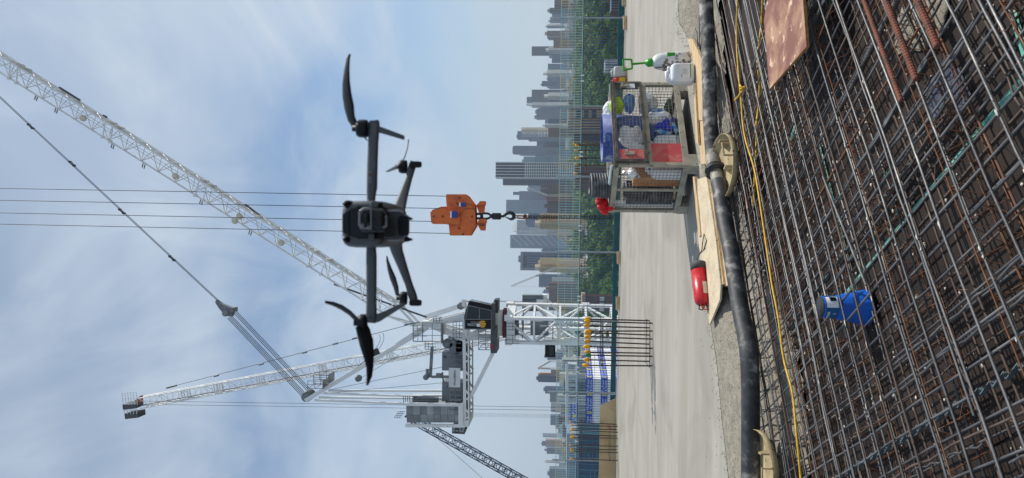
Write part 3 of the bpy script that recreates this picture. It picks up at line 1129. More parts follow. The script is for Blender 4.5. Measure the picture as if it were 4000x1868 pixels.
# ---------------------------------------------------------------- white luffing crane
m_cw = mat('crane_white', (.80, .81, .81, 1), .42, c2=(.70, .71, .71, 1), ns=1.2, lo=.45, hi=.75, c3=(.40, .33, .26, 1), s3=3.5, t3=.66, w3=.08)
m_cg = mat('crane_grey', (.16, .18, .20, 1), .5, c2=(.21, .23, .25, 1), ns=1.5)
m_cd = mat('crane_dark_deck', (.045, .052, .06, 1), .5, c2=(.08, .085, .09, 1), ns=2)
m_cb = mat('cab_black', (.010, .009, .012, 1), .45, spec=.2)
m_glass = mat('cab_glass', (.012, .024, .028, 1), .08, spec=.35)
m_ring = mat('slew_ring_red', rgb(96, 34, 36), .5)
m_rope = mat('wire_rope', (.035, .04, .046, 1), .5, .4)
m_bal = mat('ballast_concrete', (.25, .27, .28, 1), .8, c2=(.33, .35, .36, 1), ns=.9, randv=.28)
m_yel2 = mat('falcon_yellow', rgb(226, 170, 48), .45)
m_red = mat('sign_red', rgb(170, 40, 44), .5)
m_lamp = mat('lamp_glass', (.75, .72, .6, 1), .3)
DC = 48.0


def C(x, y, dy=0.0):
    p = at(x, y, DC)
    return V((p.x, p.y + dy, p.z))


base = C(2100, 1265)
base = V((base.x, DC, GZ))
crane = thing('tower_crane', 'big white luffing tower crane with black cab and grey ballast', 'tower crane', base)
PX = DC / FPX


def ctr(ya, yb, x):
    p = C(x, (ya + yb) / 2)
    return p


# mast
mc = C(2100, 1264)
rotm = Matrix.Rotation(math.radians(-24), 3, 'Z')
S = 1.86
cz = [rotm @ V((sx * S / 2, sy * S / 2, 0)) for sx, sy in ((-1, -1), (1, -1), (1, 1), (-1, 1))]
ztop = C(1984, 1264).z
mb, br = MB(), MB()
mxy = V((mc.x, DC, 0))
for c in cz:
    mb.beam(mxy + c + UP * GZ, mxy + c + UP * ztop, .20, .20, up=rotm @ V((0, 1, 0)))
z = ztop
sec = 1.72
k = 0
while z > -16:
    for j in range(4):
        a, b = mxy + cz[j], mxy + cz[(j + 1) % 4]
        br.beam(a + UP * (z - .08), b + UP * (z - .08), .12, .13)
        if (k + j) % 2:
            br.beam(a + UP * z, b + UP * (z - sec), .09, .12)
        else:
            br.beam(b + UP * z, a + UP * (z - sec), .09, .12)
    if k % 3 == 0:
        for c in cz:
            mb.box(mxy + c + UP * (z - .1), (.30, .30, .5), rotm)
    z -= sec
    k += 1
for j in range(4):
    a, b = mxy + cz[j], mxy + cz[(j + 1) % 4]
    mb.beam(a + UP * (ztop - .25), b + UP * (ztop - .25), .10, .55)
mb.build('mast', m_cw, crane)
br.build('mast_brace', m_cw, crane)
lad = MB()
for s_ in (-.2, .2):
    lad.rod(mxy + rotm @ V((s_, .2, 0)) + UP * -16, mxy + rotm @ V((s_, .2, 0)) + UP * ztop, .03, 5)
z = -16
while z < ztop:
    lad.rod(mxy + rotm @ V((-.2, .2, 0)) + UP * z, mxy + rotm @ V((.2, .2, 0)) + UP * z, .015, 4)
    z += .3
lad.build('ladder', m_cg, crane)
pl = MB()
for xq in (2043, 2160):
    zq = C(xq, 1264).z
    pl.box(mxy + UP * zq, (1.5, 1.5, .06), rotm)
    pl.box(mxy + rotm @ V((-.3, 0, 0)) + UP * (zq + .9), (.7, .9, 1.2), rotm)
build_split(pl, 'mast_platform', m_cg, crane)
rl = MB()
for (ya, yb, x0) in ((1255, 1280, 2032), (1300, 1332, 2032)):
    rail(rl, C(x0, ya, -1.3), C(x0, yb, -1.3), .85, .022, 3)
rl.build('mast_rail', m_cg, crane)
# slewing ring and turret
MB().lathe([(.0, 0), (1.02, 0), (1.02, .19), (0, .19)], mxy + UP * C(1978, 1264).z, UP, 28).build('slewing_ring', m_ring, crane)
t_ = MB()
t_.lathe([(0, 0), (.92, 0), (.86, .35), (.80, .62), (0, .62)], mxy + UP * C(1966, 1264).z, UP, 24)
t_.box(C(1938, 1268), (1.7, 1.7, .42))
t_.build('turret', m_cw, crane)
t_ = MB()
t_.box(C(1936, 1316, -.4), (1.75, 2.2, .40))
t_.box(C(1940, 1200, .2), (1.1, 1.6, .26))
build_split(t_, 'turret_platform', m_cd, crane)
MB().box(C(1927, 1340, -1.5), (.30, .06, .16)).build('warning_plate', m_red, crane)
rl = MB()
for (ya, yb) in ((1268, 1298), (1306, 1354)):
    rail(rl, C(1933, ya, -1.55), C(1933, yb, -1.55), .95, .022, 3)
rail(rl, C(1933, 1354, -1.5), C(1933, 1354, .6), .95, .022, 3)
rl.build('turret_rail', m_cg, crane)
# turret tower frame
fr_ = MB()
for dy in (-.75, .75):
    fr_.beam(C(1828, 1236, dy), C(1933, 1236, dy), .24, .24)
    fr_.beam(C(1828, 1316, dy), C(1940, 1316, dy), .24, .24)
    fr_.beam(C(1830, 1312, dy), C(1935, 1262, dy), .20, .22)
    fr_.beam(C(1822, 1226, dy), C(1822, 1330, dy), .26, .32)
for yq in (1236, 1316):
    fr_.beam(C(1822, yq, -.75), C(1822, yq, .75), .24, .24)
    fr_.beam(C(1928, yq, -.75), C(1928, yq, .75), .2, .2)
fr_.build('turret_frame', m_cw, crane)
leg = MB()
for dy in (-.7, .7):
    for ye, w_ in ((1226, .26), (1244, .24), (1298, .22), (1322, .24)):
        leg.beam(C(1672, 1262, dy), C(1818, ye, dy), w_, w_)
leg.beam(C(1668, 1262, -.9), C(1668, 1262, .9), .42, .42)
leg.beam(C(1740, 1242, -.8), C(1740, 1300, -.8), .2, .34)
build_split(leg, 'pivot_leg', m_cw, crane)
rl = MB()
for (xa, ya, yb, dy, h) in ((1738, 1255, 1325, -1.25, 1.95), (1680, 1262, 1325, -1.25, .9), (1712, 1326, 1358, -.9, .75), (1738, 1232, 1252, -1.1, .6)):
    rail(rl, C(xa, ya, dy), C(xa, yb, dy), h, .02, 4, 2)
rail(rl, C(1815, 1250, -.95), C(1815, 1312, -.95), .66, .018, 5, 2)
rl.build('pivot_rail', m_cg, crane)
MB().beam(C(1738, 1255, -1.2), C(1738, 1330, -1.2), .5, .10).build('pivot_platform', m_cg, crane)
# cab
cab = MB()
yf, yb_ = -1.75, -.35


def cpoly(pts, dy):
    return [C(x, y, dy) for x, y in pts]


cab.prism(cpoly([(1829, 1274), (1929, 1274), (1931, 1188), (1843, 1169), (1826, 1226)], yf), (0, 1.4, 0))
co = cab.build('cab', m_cb, crane)
gl = MB()
gl.prism(cpoly([(1834, 1233), (1926, 1233), (1926, 1203), (1842, 1186)], yf - .03), (0, .025, 0))
gl.build('side_window', m_glass, co)
gl = MB()
gl.prism([C(1846, 1167.5, yf + .12), C(1926, 1185.5, yf + .12), C(1926, 1185.5, yb_ - .12), C(1846, 1167.5, yb_ - .12)], (.02, 0, .005))
gl.build('front_window', m_glass, co)
fm = MB()
for a, b in (((1829, 1236), (1931, 1236)), ((1842, 1184), (1929, 1203)), ((1831, 1236), (1843, 1184)), ((1929, 1203), (1929, 1274)), ((1884, 1193), (1884, 1235)), ((1829, 1273), (1929, 1273)), ((1829, 1274), (1829, 1240))):
    fm.beam(C(a[0], a[1], yf - .045), C(b[0], b[1], yf - .045), .05, .05, up=V((0, 1, 0)))
fm.build('window_frame', m_cg, co)
MB().beam(C(1935, 1176, -1.1), C(1935, 1270, -1.1), .16, 1.7, up=V((0, 1, 0))).build('cab_floor', m_cd, co)
cx = C(1860, 1258, yf - .012)
text('lettering', 'FALCON', C(1865, 1256, yf - .02), UP, (-1, 0, 0), .17, m_wht, co, .004)
text('lettering', 'TOWER CRANE SERVICES', C(1872, 1247, yf - .02), UP, (-1, 0, 0), .05, m_wht, co, .004, stretch=.9)
em = MB()
for k in range(5):
    a0, a1 = math.radians(-100 + k * 44), math.radians(-64 + k * 44)
    c0 = C(1886, 1253, yf - .03)
    ro, ri = .40, .14
    pts = []
    for q in range(5):
        a = a0 + (a1 - a0) * q / 4
        pts.append(c0 + V((math.sin(a) * ro * .62 - .02, 0, -math.cos(a) * ro * .5 - .18)))
    for q in range(4, -1, -1):
        a = a0 + (a1 - a0) * q / 4
        pts.append(c0 + V((math.sin(a) * ri, 0, -math.cos(a) * ri * .3 + .1)))
    em.prism(pts, (0, .012, 0))
build_split(em, 'falcon_emblem', m_yel2, co)
MB().box(C(1880, 1258, yf - .06), (.20, .06, .22)).build('warning_sticker', m_wht, co)
# pulley arm beside the cab
pa = MB()
pa.beam(C(1805, 1184), C(1818, 1184), .5, .12)
pa.beam(C(1803, 1175, .2), C(1840, 1180, .2), .12, .12)
pa.beam(C(1815, 1182, .2), C(1822, 1236, .2), .14, .14)
pa.build('pulley_arm', m_cw, crane)
MB().lathe([(0, -.12), (.26, -.12), (.20, 0), (.26, .12), (0, .12)], C(1799, 1196, .2), V((0, 1, 0)), 20).build('pulley', m_cg, crane)
rp = MB()
for k in range(6):
    rp.rod(C(1797 + k * 1.2, 1188 + k * 3.0, .1 + .05 * k), C(1648 + k * 2.5, 1236 + k * 3, .1 + .05 * k), .012, 4)
build_split(rp, 'hoist_rope', m_rope, crane)

# machinery deck
dk, dkx = MB(), MB()
for dy in (-1.15, 1.15):
    dk.beam(C(1822, 1318, dy), C(1824, 1645, dy), .16, .20)
    dk.beam(C(1838, 1318, dy), C(1839, 1630, dy), .09, .09)
    for k in range(9):
        ya = 1330 + k * 36
        dk.beam(C(1826, ya, dy), C(1841, ya + (18 if k % 2 else -6), dy), .10, .12)
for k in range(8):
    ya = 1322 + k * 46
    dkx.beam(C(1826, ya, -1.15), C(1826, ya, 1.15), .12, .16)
dk.beam(C(1826, 1636, -1.3), C(1826, 1636, 1.3), .42, .5)
dk.build('counter_deck', m_cw, crane)
build_split(dkx, 'deck_cross_beam', m_cd, crane)  # dark colour stands in for the shaded openings under the deck
MB().beam(C(1817, 1322), C(1820, 1600), 2.1, .05).build('deck_plate', m_cd, crane)
MB().beam(C(1936, 1358, -.9), C(1843, 1543, -.9), .24, .24).build('deck_strut', m_cw, crane)
MB().beam(C(1936, 1358, .9), C(1843, 1543, .9), .24, .24).build('deck_strut', m_cw, crane)
rl = MB()
for a, b in ((1330, 1366), (1372, 1412), (1414, 1424), (1498, 1508), (1512, 1545), (1550, 1584)):
    rail(rl, C(1812, a, -1.28), C(1813, b, -1.28), .80, .02, 3)
rail(rl, C(1812, 1424, -1.28), C(1813, 1498, -1.28), .84, .02, 2, 0)
rl.build('deck_rail', m_cg, crane)
bx = MB().box(C(1770, 1408, .3), (72 * PX, 1.5, 80 * PX))
b1 = bx.build('winch_house', m_cg, crane)
MB().box(C(1742, 1390, -.46), (.16, .04, .2)).build('vent', m_cd, b1)
bx = MB().box(C(1770, 1526, .3), (74 * PX, 1.5, 80 * PX))
b2 = bx.build('winch_house', m_cg, crane)
MB().box(C(1752, 1505, -.46), (.1, .04, .1)).build('vent', m_cd, b2)
dr = MB()
for yq, xq, r in ((1336, 1755, .34), (1352, 1786, .46), (1340, 1800, .30)):
    dr.lathe([(0, -.7), (r, -.7), (r, -.62), (r * .8, -.6), (r * .8, .6), (r, .62), (r, .7), (0, .7)], C(xq, yq, -.1), V((0, 1, 0)), 20)
dr.box(C(1800, 1350), (1.0, 1.6, .5))
dr.build('winch_drum', m_cg, crane)
sg = MB().box(C(1787, 1460, -1.36), (74 * PX, .05, 44 * PX)).build('sign_board', mat('sign_white', (.70, .71, .71, 1), .5, c2=(.62, .63, .63, 1), ns=2), crane)
text('lettering', 'McLAREN', C(1788, 1461, -1.395), (1, 0, 0), UP, .145, m_cb, sg, .004, stretch=1.18)
# derrick post on the deck
ds = MB()
ds.beam(C(1770, 1470, -.2), C(1688, 1470, -.2), .16, .16)
ds.beam(C(1690, 1354, -.2), C(1683, 1472, -.2), .14, .2)
ds.beam(C(1730, 1452, -.2), C(1735, 1506, -.2), .1, .1)
ds.box(C(1716, 1465, -.2), (.3, .3, .35))
ds.build('service_derrick', m_cg, crane)
MB().lathe([(0, -.16), (.2, -.16), (.2, .16), (0, .16)], C(1668, 1469, -.3), V((0, 1, 0)), 16).rod(C(1672, 1462, -.3), C(1672, 1438, -.3), .11, 10).build('derrick_winch', m_cg, crane)
# ballast: eight layers of concrete blocks
bm = MB()
bm.v = []
half = [(1570, 1603), (1603, 1636)]
for k in range(8):
    xa, xb = 1602 + k * 26.2, 1602 + (k + 1) * 26.2 - .6
    for i, (ya, yb2) in enumerate(half):
        q = MB()
        d0 = -.95 - (.32 if i == 0 else 0)
        q.prism([C(xa + (1 if i else 0), ya, -1.25 if i == 0 else -1.25), C(xb, ya, -1.25), C(xb, yb2 - .5, -1.25 + .18 * (1 if i else 0)), C(xa, yb2 - .5, -1.25 + .18 * (1 if i else 0))], (0, 2.4, 0))
        q.build('ballast_block', m_bal, crane)
po = MB()
for dy in (-1.28, 1.28):
    po.beam(C(1600, 1643, dy), C(1826, 1644, dy), .2, .2)
    po.beam(C(1600, 1562, dy), C(1818, 1564, dy), .2, .2)
po.beam(C(1810, 1560, -1.3), C(1810, 1646, -1.3), .2, .3)
build_split(po, 'ballast_frame', m_cw, crane)
lv = MB()
for k in range(12):
    xq = 1626 + k * 8.4
    lv.beam(C(xq, 1535, -1.0), C(xq, 1559, -1.0), .05, .08)
lv.box(C(1673, 1547, -.9), (24 * PX, .08, 100 * PX))
for yq in (1535, 1543, 1551, 1559):
    lv.beam(C(1622, yq, -1.05), C(1722, yq, -1.05), .05, .05)
for xq in (1588, 1596, 1604, 1612):
    lv.beam(C(xq, 1535, -1.05), C(xq + 2, 1560, -1.05), .04, .05)
lv.build('louvre_screen', m_cg, crane)
sb = MB()
sb.prism([C(1774, 1650, -1.0), C(1828, 1650, -1.0), C(1822, 1681, -1.0), C(1774, 1678, -1.0)], (0, 1.5, 0))
sg = sb.build('end_sign', m_cd, crane)
MB().prism([C(1777, 1650.5, -1.05), C(1824, 1651, -1.05), C(1819, 1672, -1.05), C(1777, 1671, -1.05)], (0, .04, 0)).build('sign_face', mat('sign_grey', (.30, .32, .34, 1), .5), sg)
text('lettering', 'G', C(1794, 1666, -1.07), (1, 0, 0), UP, .32, m_cb, sg, .004)
text('lettering', 'PS', C(1793, 1655, -1.07), (1, 0, 0), UP, .22, m_cb, sg, .004)
MB().beam(C(1812, 1654, -1.08), C(1810, 1668, -1.08), .03, .03).build('underline', m_cb, sg)

# A-frame
tip = (1196, 1562)
af = MB()
for dy in (-.85, .85):
    af.beam(C(1662, 1285, dy), C(tip[0] + 8, tip[1] - 4, dy * .55), .30, .40, up=V((0, 1, 0)), w2=.26, h2=.30)
    af.beam(C(1660, 1272, dy), C(1560, 1338, dy), .16, .2, up=V((0, 1, 0)))
for q in (.12, .35, .6, .85):
    a = V((1662 + (tip[0] - 1662) * q, 1285 + (tip[1] - 1285) * q, 0))
    af.beam(C(a.x, a.y, -.85 + .38 * q), C(a.x, a.y, .85 - .38 * q), .16, .2)
    if q < .8:
        b = q + .22
        af.beam(C(a.x, a.y, -.85 + .38 * q), C(1662 + (tip[0] - 1662) * b, 1285 + (tip[1] - 1285) * b, .85 - .38 * b), .1, .12)
af.build('a_frame', m_cw, crane)
h_ = MB()
for dy in (-.4, -.13, .13, .4):
    h_.lathe([(0, -.05), (.36, -.05), (.30, 0), (.36, .05), (0, .05)], C(1205, 1545, dy), V((0, 1, 0)), 18)
h_.build('a_frame_pulley', m_cg, crane)
ti = MB()
for (a, b) in (((1275, 1531), (1722, 1539)), ((1238, 1558), (1740, 1570))):
    for dy in (-.6, .6):
        ti.beam(C(a[0], a[1], dy * .7), C(b[0], b[1], dy * 1.6), .12, .16)
build_split(ti, 'back_tie', m_cw, crane)
pf = MB()
for dy in (-1.0, .2):
    rail(pf, C(1278, 1478, dy), C(1276, 1506, dy), 1.0, .022, 3, 1)
    rail(pf, C(1300, 1455, dy), C(1300, 1488, dy), 1.0, .022, 3, 1)
rail(pf, C(1278, 1506, -1.0), C(1278, 1506, .2), 1.0, .022, 2, 1)
pf.beam(C(1280, 1475, -.4), C(1279, 1508, -.4), 1.2, .05)
pf.beam(C(1302, 1452, -.4), C(1302, 1488, -.4), 1.2, .05)
pf.beam(C(1290, 1505, -.6), C(1350, 1470, -.6), .10, .16)
pf.build('a_frame_platform', m_cg, crane)
MB().lathe([(.0, 0), (.22, .05), (.24, .3), (.12, .36), (0, .36)], C(1412, 1470, -.9), V((.3, -.8, -.4)), 14).build('flood_lamp', m_cg, crane)
st = MB()
st.beam(C(1470, 1360, -.6), C(1480, 1382, -.6), .18, .5)
for k in range(2):
    pts = [C(1467 + 6 * k, 1366, -.6)]
    for q in range(9):
        a = q / 8 * 2.2
        pts.append(C(1470 + 14 * k + 24 * math.sin(a), 1366 - 60 * (q / 8) * (1 + .1 * k) - 4, -.6))
    st.tube(pts, .016, 5)
st.build('cable_loop', m_rope, crane)
rp = MB()
for (a, b, r) in (((1262, 1535), (1734, 1492), .013), ((1290, 1520), (1735, 1430), .014), ((1395, 1485), (1560, 1385), .013), ((1310, 1500), (1470, 1375), .012), ((1330, 1490), (1462, 1382), .012)):
    rp.rod(C(*a, -.3), C(*b, -.3), r, 4)
build_split(rp, 'winch_rope', m_rope, crane)

# jib
jp0, jp1 = C(1640, 1276), C(-420, -18)
jd = (jp1 - jp0).normalized()
jup = V((-jd.z, 0, jd.x))
if jup.z < 0:
    jup = -jup
jb = MB()
ns_ = 30
foot = jp0 + jd * 2.2
lattice(jb, foot, jp1, 1.25, 1.12, jup, ns_, .066, .036, tri=True)
for s_ in (-.62, .62):
    jb.beam(jp0 + V((0, s_, 0)), foot + V((0, s_, 0)) - jup * .55, .12, .14)
    jb.beam(jp0 + V((0, s_, 0)), foot + jup * .55, .10, .12)
jb.build('jib', m_cw, crane)
jw = MB()
jw.beam(foot - jup * .56, jp1 - jup * .56, .40, .03, up=jup)
jw.rod(foot + jup * .1 + V((0, .3, 0)), jp1 + jup * .1 + V((0, .3, 0)), .016, 4)
jw.rod(foot - jup * .2 + V((0, -.3, 0)), jp1 - jup * .2 + V((0, -.3, 0)), .014, 4)
jw.build('jib_walkway', mat('walkway_grid', (.34, .36, .38, 1), .5), crane)
jl = (jp1 - foot).length
jc = MB()
for q in (.13, .155, .36, .375, .545, .56, .735, .75, .93):
    p = foot + jd * (jl * q)
    jc = MB()
    jc.beam(p - jup * .60 + V((0, -.66, 0)), p - jup * .60 + V((0, .66, 0)), .14, .10)
    jc.beam(p - jup * .60 + V((0, -.66, 0)), p + jup * .6, .06, .07)
    jc.box(p + jup * .58, (.2, .2, .2))
    jc.build('jib_joint', m_cw, crane)
for (x, y) in ((328, 484), (687, 706), (910, 888), (1100, 955), (950, 835)):
    p = C(x, y, -.4)
    q = MB().lathe([(0, 0), (.10, .02), (.22, .12), (.24, .2), (0, .2)], foot + jd * ((p - foot).dot(jd)) + jup * (.62 if x == 910 else .2) + V((0, -.4, 0)), V((.3, -.6, -.7)), 14)
    q.build('jib_lamp', m_lamp, crane)
hg = MB()
for (x, y) in ((135, 388), (212, 440), (433, 577), (556, 651), (782, 790), (975, 908)):
    p = foot + jd * ((C(x, y) - foot).dot(jd)) + jup * .56
    hg = MB()
    for s_ in (-.08, .08):
        hg.beam(p + jd * s_, p + jd * (s_ - .10) + jup * .36, .05, .06)
    hg.build('pendant_rest', m_cg, crane)
dk_ = MB()
for (x, y, x2, y2) in ((212, 338, 292, 388), (345, 442, 370, 452), (385, 448, 398, 456), (1295, 1115, 1660, 1245), (945, 800, 1010, 850)):
    dk_.beam(C(x, y, .5) - jup * .05, C(x2, y2, .5) - jup * .05, .18, .10)
build_split(dk_, 'jib_cable_tray', m_cd, crane)
# pendant ropes and the luffing pulley block
pe = MB()
pa_, pb_ = C(-420, -10 + 0), C(858, 1184)
pa_ = C(-380, 8)
for dy in (-.1, .1):
    pe.rod(C(-380, 26, dy), C(862, 1184, dy), .022, 5)
build_split(pe, 'jib_pendant', m_rope, crane)
lk = MB()
for q in ((120, 494), (282, 640), (476, 826), (672, 1009)):
    u_ = (C(862, 1184) - C(-380, 26)).normalized()
    p = C(*q)
    lk = MB()
    lk.beam(p - u_ * .28, p + u_ * .28, .10, .2, up=V((0, 1, 0)))
    lk.lathe([(0, -.1), (.085, -.1), (.085, .1), (0, .1)], p - u_ * .2, V((0, 1, 0)), 10)
    lk.lathe([(0, -.1), (.085, -.1), (.085, .1), (0, .1)], p + u_ * .2, V((0, 1, 0)), 10)
    lk.build('pendant_link', m_cg, crane)
pb = MB()
u_ = (C(915, 1230) - C(850, 1178)).normalized()
pb.prism([C(848, 1172, -.2), C(868, 1186, -.2), C(905, 1200, -.2), (C(918, 1206, -.2)), C(908, 1236, -.2), C(884, 1232, -.2), C(862, 1206, -.2), C(846, 1182, -.2)], (0, .4, 0))
pb.box(C(912, 1209, 0), (.3, .7, .3))
pb.build('luffing_block', m_cg, crane)
MB().lathe([(0, -.12), (.24, -.12), (.19, 0), (.24, .12), (0, .12)], C(888, 1222, -.2), V((0, 1, 0)), 20).build('luffing_pulley', mat('pulley_pale', (.24, .25, .26, 1), .5), crane)
rp = MB()
for k in range(4):
    rp.rod(C(894 + k * 2.8, 1242 - k * 2.4, -.2 + .1 * k), C(1183 + k * 2.6, 1546 - k * 2.6, -.2 + .1 * k), .024, 5)
    if k < 3:
        rp.rod(C(918 + k * 3.0, 1222 - k * 2.6, -.2 + .1 * k), C(1206 + k * 2.8, 1526 - k * 2.8, -.2 + .1 * k), .024, 5)
build_split(rp, 'luffing_rope', m_rope, crane)
rp = MB()
rp.rod(C(1590, 1263, -.95), C(1650, 1252, -.95), .05, 5)
rp.build('jib_stop', m_cg, crane)

# ---------------------------------------------------------------- second white luffing crane beyond it
D2 = 84.0


def C2(x, y, dy=0.0):
    p = at(x, y, D2)
    return V((p.x, p.y + dy, p.z))


b2_ = C2(2100, 1290)
cr2 = thing('tower_crane', 'slimmer white luffing crane standing past the big one, work platform at jib end', 'tower crane', (b2_.x, D2, GZ))
P2 = D2 / FPX
jb = MB()
q0, q1 = C2(2085, 1284), C2(556, 1572)
d2 = (q1 - q0).normalized()
up2 = V((-d2.z, 0, d2.x))
if up2.x < 0:
    up2 = -up2
lattice(jb, q0, q1, 1.3, 1.25, up2, 34, .075, .038)
jb.build('jib', m_cw, cr2)
jj = MB()
for q in (.2, .36, .53, .69, .80, .885):
    p = q0.lerp(q1, q)
    jj = MB()
    for s_ in (-.16, .16):
        for e in (-.66, .66):
            jj.beam(p + d2 * s_ + V((0, e, 0)) - up2 * .66, p + d2 * s_ + V((0, e, 0)) + up2 * .66, .09, .12)
    build_split(jj, 'jib_joint', m_cw, cr2)
MB().beam(q0 - up2 * .35, q1 - up2 * .35, .5, .14, up=up2).build('jib_walkway', mat('walkway_blue_grey', (.28, .31, .35, 1), .5), cr2)
pf = MB()
R2 = Matrix.Rotation(math.radians(-8), 3, 'Y')
for (xa, ya, h_) in ((520, 1582, 1), (528, 1618, 1)):
    c = C2(xa, ya)
    pf.box(c, (28 * P2 * .8, 1.6, 55 * P2), R2)
pf.build('tip_ballast', m_cd, cr2)
rl = MB()
for k in range(6):
    rl.beam(C2(492 + k * 11, 1530, -.8), C2(497 + k * 11, 1576, -.8), .05, .06)
for yq in (1530, 1552, 1574):
    rl.beam(C2(489, yq, -.8), C2(548, yq - 3, -.8), .06, .06)
for k in range(5):
    rl.beam(C2(500 + k * 12, 1594, -.8), C2(502 + k * 12, 1612, -.8), .05, .06)
rl.beam(C2(496, 1600, -.8), C2(552, 1592, -.8), .06, .06)
rl.build('tip_rail', m_cw, cr2)
MB().prism([C2(530, 1565, -.3), C2(552, 1545, -.3), C2(555, 1572, -.3)], (0, .6, 0)).build('jib_nose', mat('nose_orange', rgb(170, 110, 84), .5), cr2)
rp = MB()
rp.rod(C2(650, 1516), C2(1640, 1258), .035, 5)
rp.rod(C2(650, 1516), C2(690, 1506), .11, 6)
build_split(rp, 'jib_pendant', m_rope, cr2)
lk = MB()
for q in ((845, 1468), (1020, 1423), (1190, 1377), (1310, 1343), (1385, 1322)):
    MB().rod(C2(q[0] - 9, q[1] + 2.4), C2(q[0] + 9, q[1] - 2.4), .13, 7).build('pendant_link', m_cg, cr2)
rp = MB()
rp.rod(C2(560, 1567), C2(2240, 1592), .022, 4)
rp.rod(C2(566, 1580), C2(2240, 1604), .022, 4)
build_split(rp, 'hoist_rope', m_rope, cr2)
# its mast, counter deck and ballast
mm = MB()
lattice(mm, V((b2_.x, D2, GZ)), V((b2_.x, D2, C2(2120, 1290).z)), 2.0, 2.0, V((0, 1, 0)), 28, .12, .07)
mm.build('mast', m_cw, cr2)
MB().box(C2(2082, 1182), (58 * P2, 2.2, 80 * P2)).build('ballast', m_cg, cr2)
mm = MB()
for yq in (1152, 1168, 1184, 1200, 1211):
    mm.beam(C2(2041, yq, -1.2), C2(2123, yq, -1.2), .06, .06)
mm.build('ballast_joint', m_cd, cr2)
mm = MB()
mm.box(C2(2112, 1182, -.6), (30 * P2, 1.4, 30 * P2))
mm.beam(C2(2128, 1150), C2(2128, 1290), 1.8, .5)
mm.beam(C2(2132, 1165), C2(2190, 1225), .3, .3)
mm.beam(C2(1935, 1176), C2(2085, 1180), .22, .22)
mm.build('counter_deck', m_cw, cr2)
mm = MB()
mm.box(C2(2150, 1356, -2), (46 * P2, 2.0, 34 * P2 * 1.15))
mm.build('cabin', m_cb, cr2)
MB().box(C2(2154, 1356, -3.05), (34 * P2, .08, 18 * P2)).build('cabin_window', m_glass, cr2)

# ---------------------------------------------------------------- dark blue crane jib low at the side
D3 = 118.0


def C3(x, y, dy=0.0):
    p = at(x, y, D3)
    return V((p.x, p.y + dy, p.z))


P3 = D3 / FPX
m_nb = mat('crane_navy', rgb(48, 66, 92), .5, c2=rgb(62, 80, 104), ns=1.0)
f3 = C3(2330, 2040)
cr3 = thing('tower_crane', 'dark blue luffing crane with its jib tip behind the grey ballast stack', 'tower crane', (f3.x, D3, GZ))
jb = MB()
a3, b3 = C3(2330, 2040), C3(1618, 1640)
d3 = (b3 - a3).normalized()
up3 = V((-d3.z, 0, d3.x))
lattice(jb, a3, b3, 1.2, 1.2, up3, 36, .085, .05)
jb.build('jib', m_nb, cr3)
tp = MB()
rail(tp, C3(1588, 1604, -.8), C3(1572, 1628, -.8), 1.2, .04, 4, 2)
tp.box(C3(1596, 1618), (1.2, 1.4, .3), Matrix.Rotation(.9, 3, 'Y'))
tp.beam(C3(1600, 1610), C3(1622, 1640), .7, .5)
tp.build('tip_platform', m_nb, cr3)
MB().box(C3(1612, 1650, -.8), (.5, .3, .3)).build('tip_lamp', m_red, cr3)
rp = MB()
rp.rod(C3(1688, 1694), C3(2100, 2060), .03, 4)
for k in range(4):
    rp.rod(C3(1840, 1614 + k * 4), C3(2170, 1620 + k * 4), .012, 4)
build_split(rp, 'jib_pendant', m_rope, cr3)
mm = MB()
lattice(mm, V((f3.x, D3, GZ)), f3, 2.2, 2.2, V((0, 1, 0)), 16, .14, .08)
mm.build('mast', m_nb, cr3)

# far small cranes over the roofs
m_far = mat('far_crane', (.60, .61, .62, 1), .5)
for (x0, y0, x1, y1, D, lab) in ((2172, 1046, 1996, 1118, 700, 'faint white crane jib rising from the cream tower beside framed tower'), (2150, 1410, 2104, 1436, 1100, 'tiny thin crane by the black cabin'),
                                 (2150, 1440, 2100, 1438, 1300, 'tiny upright thin crane past the black cabin'), (2140, 764, 2062, 735, 1300, 'faint red and white crane arm over the red block')):
    a, b = at(x0, y0, D), at(x1, y1, D)
    t = thing('distant_crane', lab, 'crane', (a.x, D, GZ), 'small cranes on the skyline')
    q = MB()
    s_ = D / 700
    lattice(q, a, b, 1.4 * s_, 1.4 * s_, V((0, 1, 0)), 22, .22 * s_, .12 * s_)
    q.build('jib', m_far, t)
    q = MB()
    lattice(q, V((a.x, D, GZ)), a, 1.6 * s_, 1.6 * s_, V((0, 1, 0)), 14, .22 * s_, .12 * s_)
    q.rod(b, V((b.x, D, a.z)), .09 * s_, 4)
    q.build('mast', m_far, t)

# ---------------------------------------------------------------- orange hook block
DH = 24.0


def H(X_, Y_, dy=0.0):
    # coordinates read off an enlargement of the block: 4.01 units per photo pixel
    p = at(1600 + X_ * .2494, 700 + Y_ * .2494, DH)
    return V((p.x, p.y + dy, p.z))


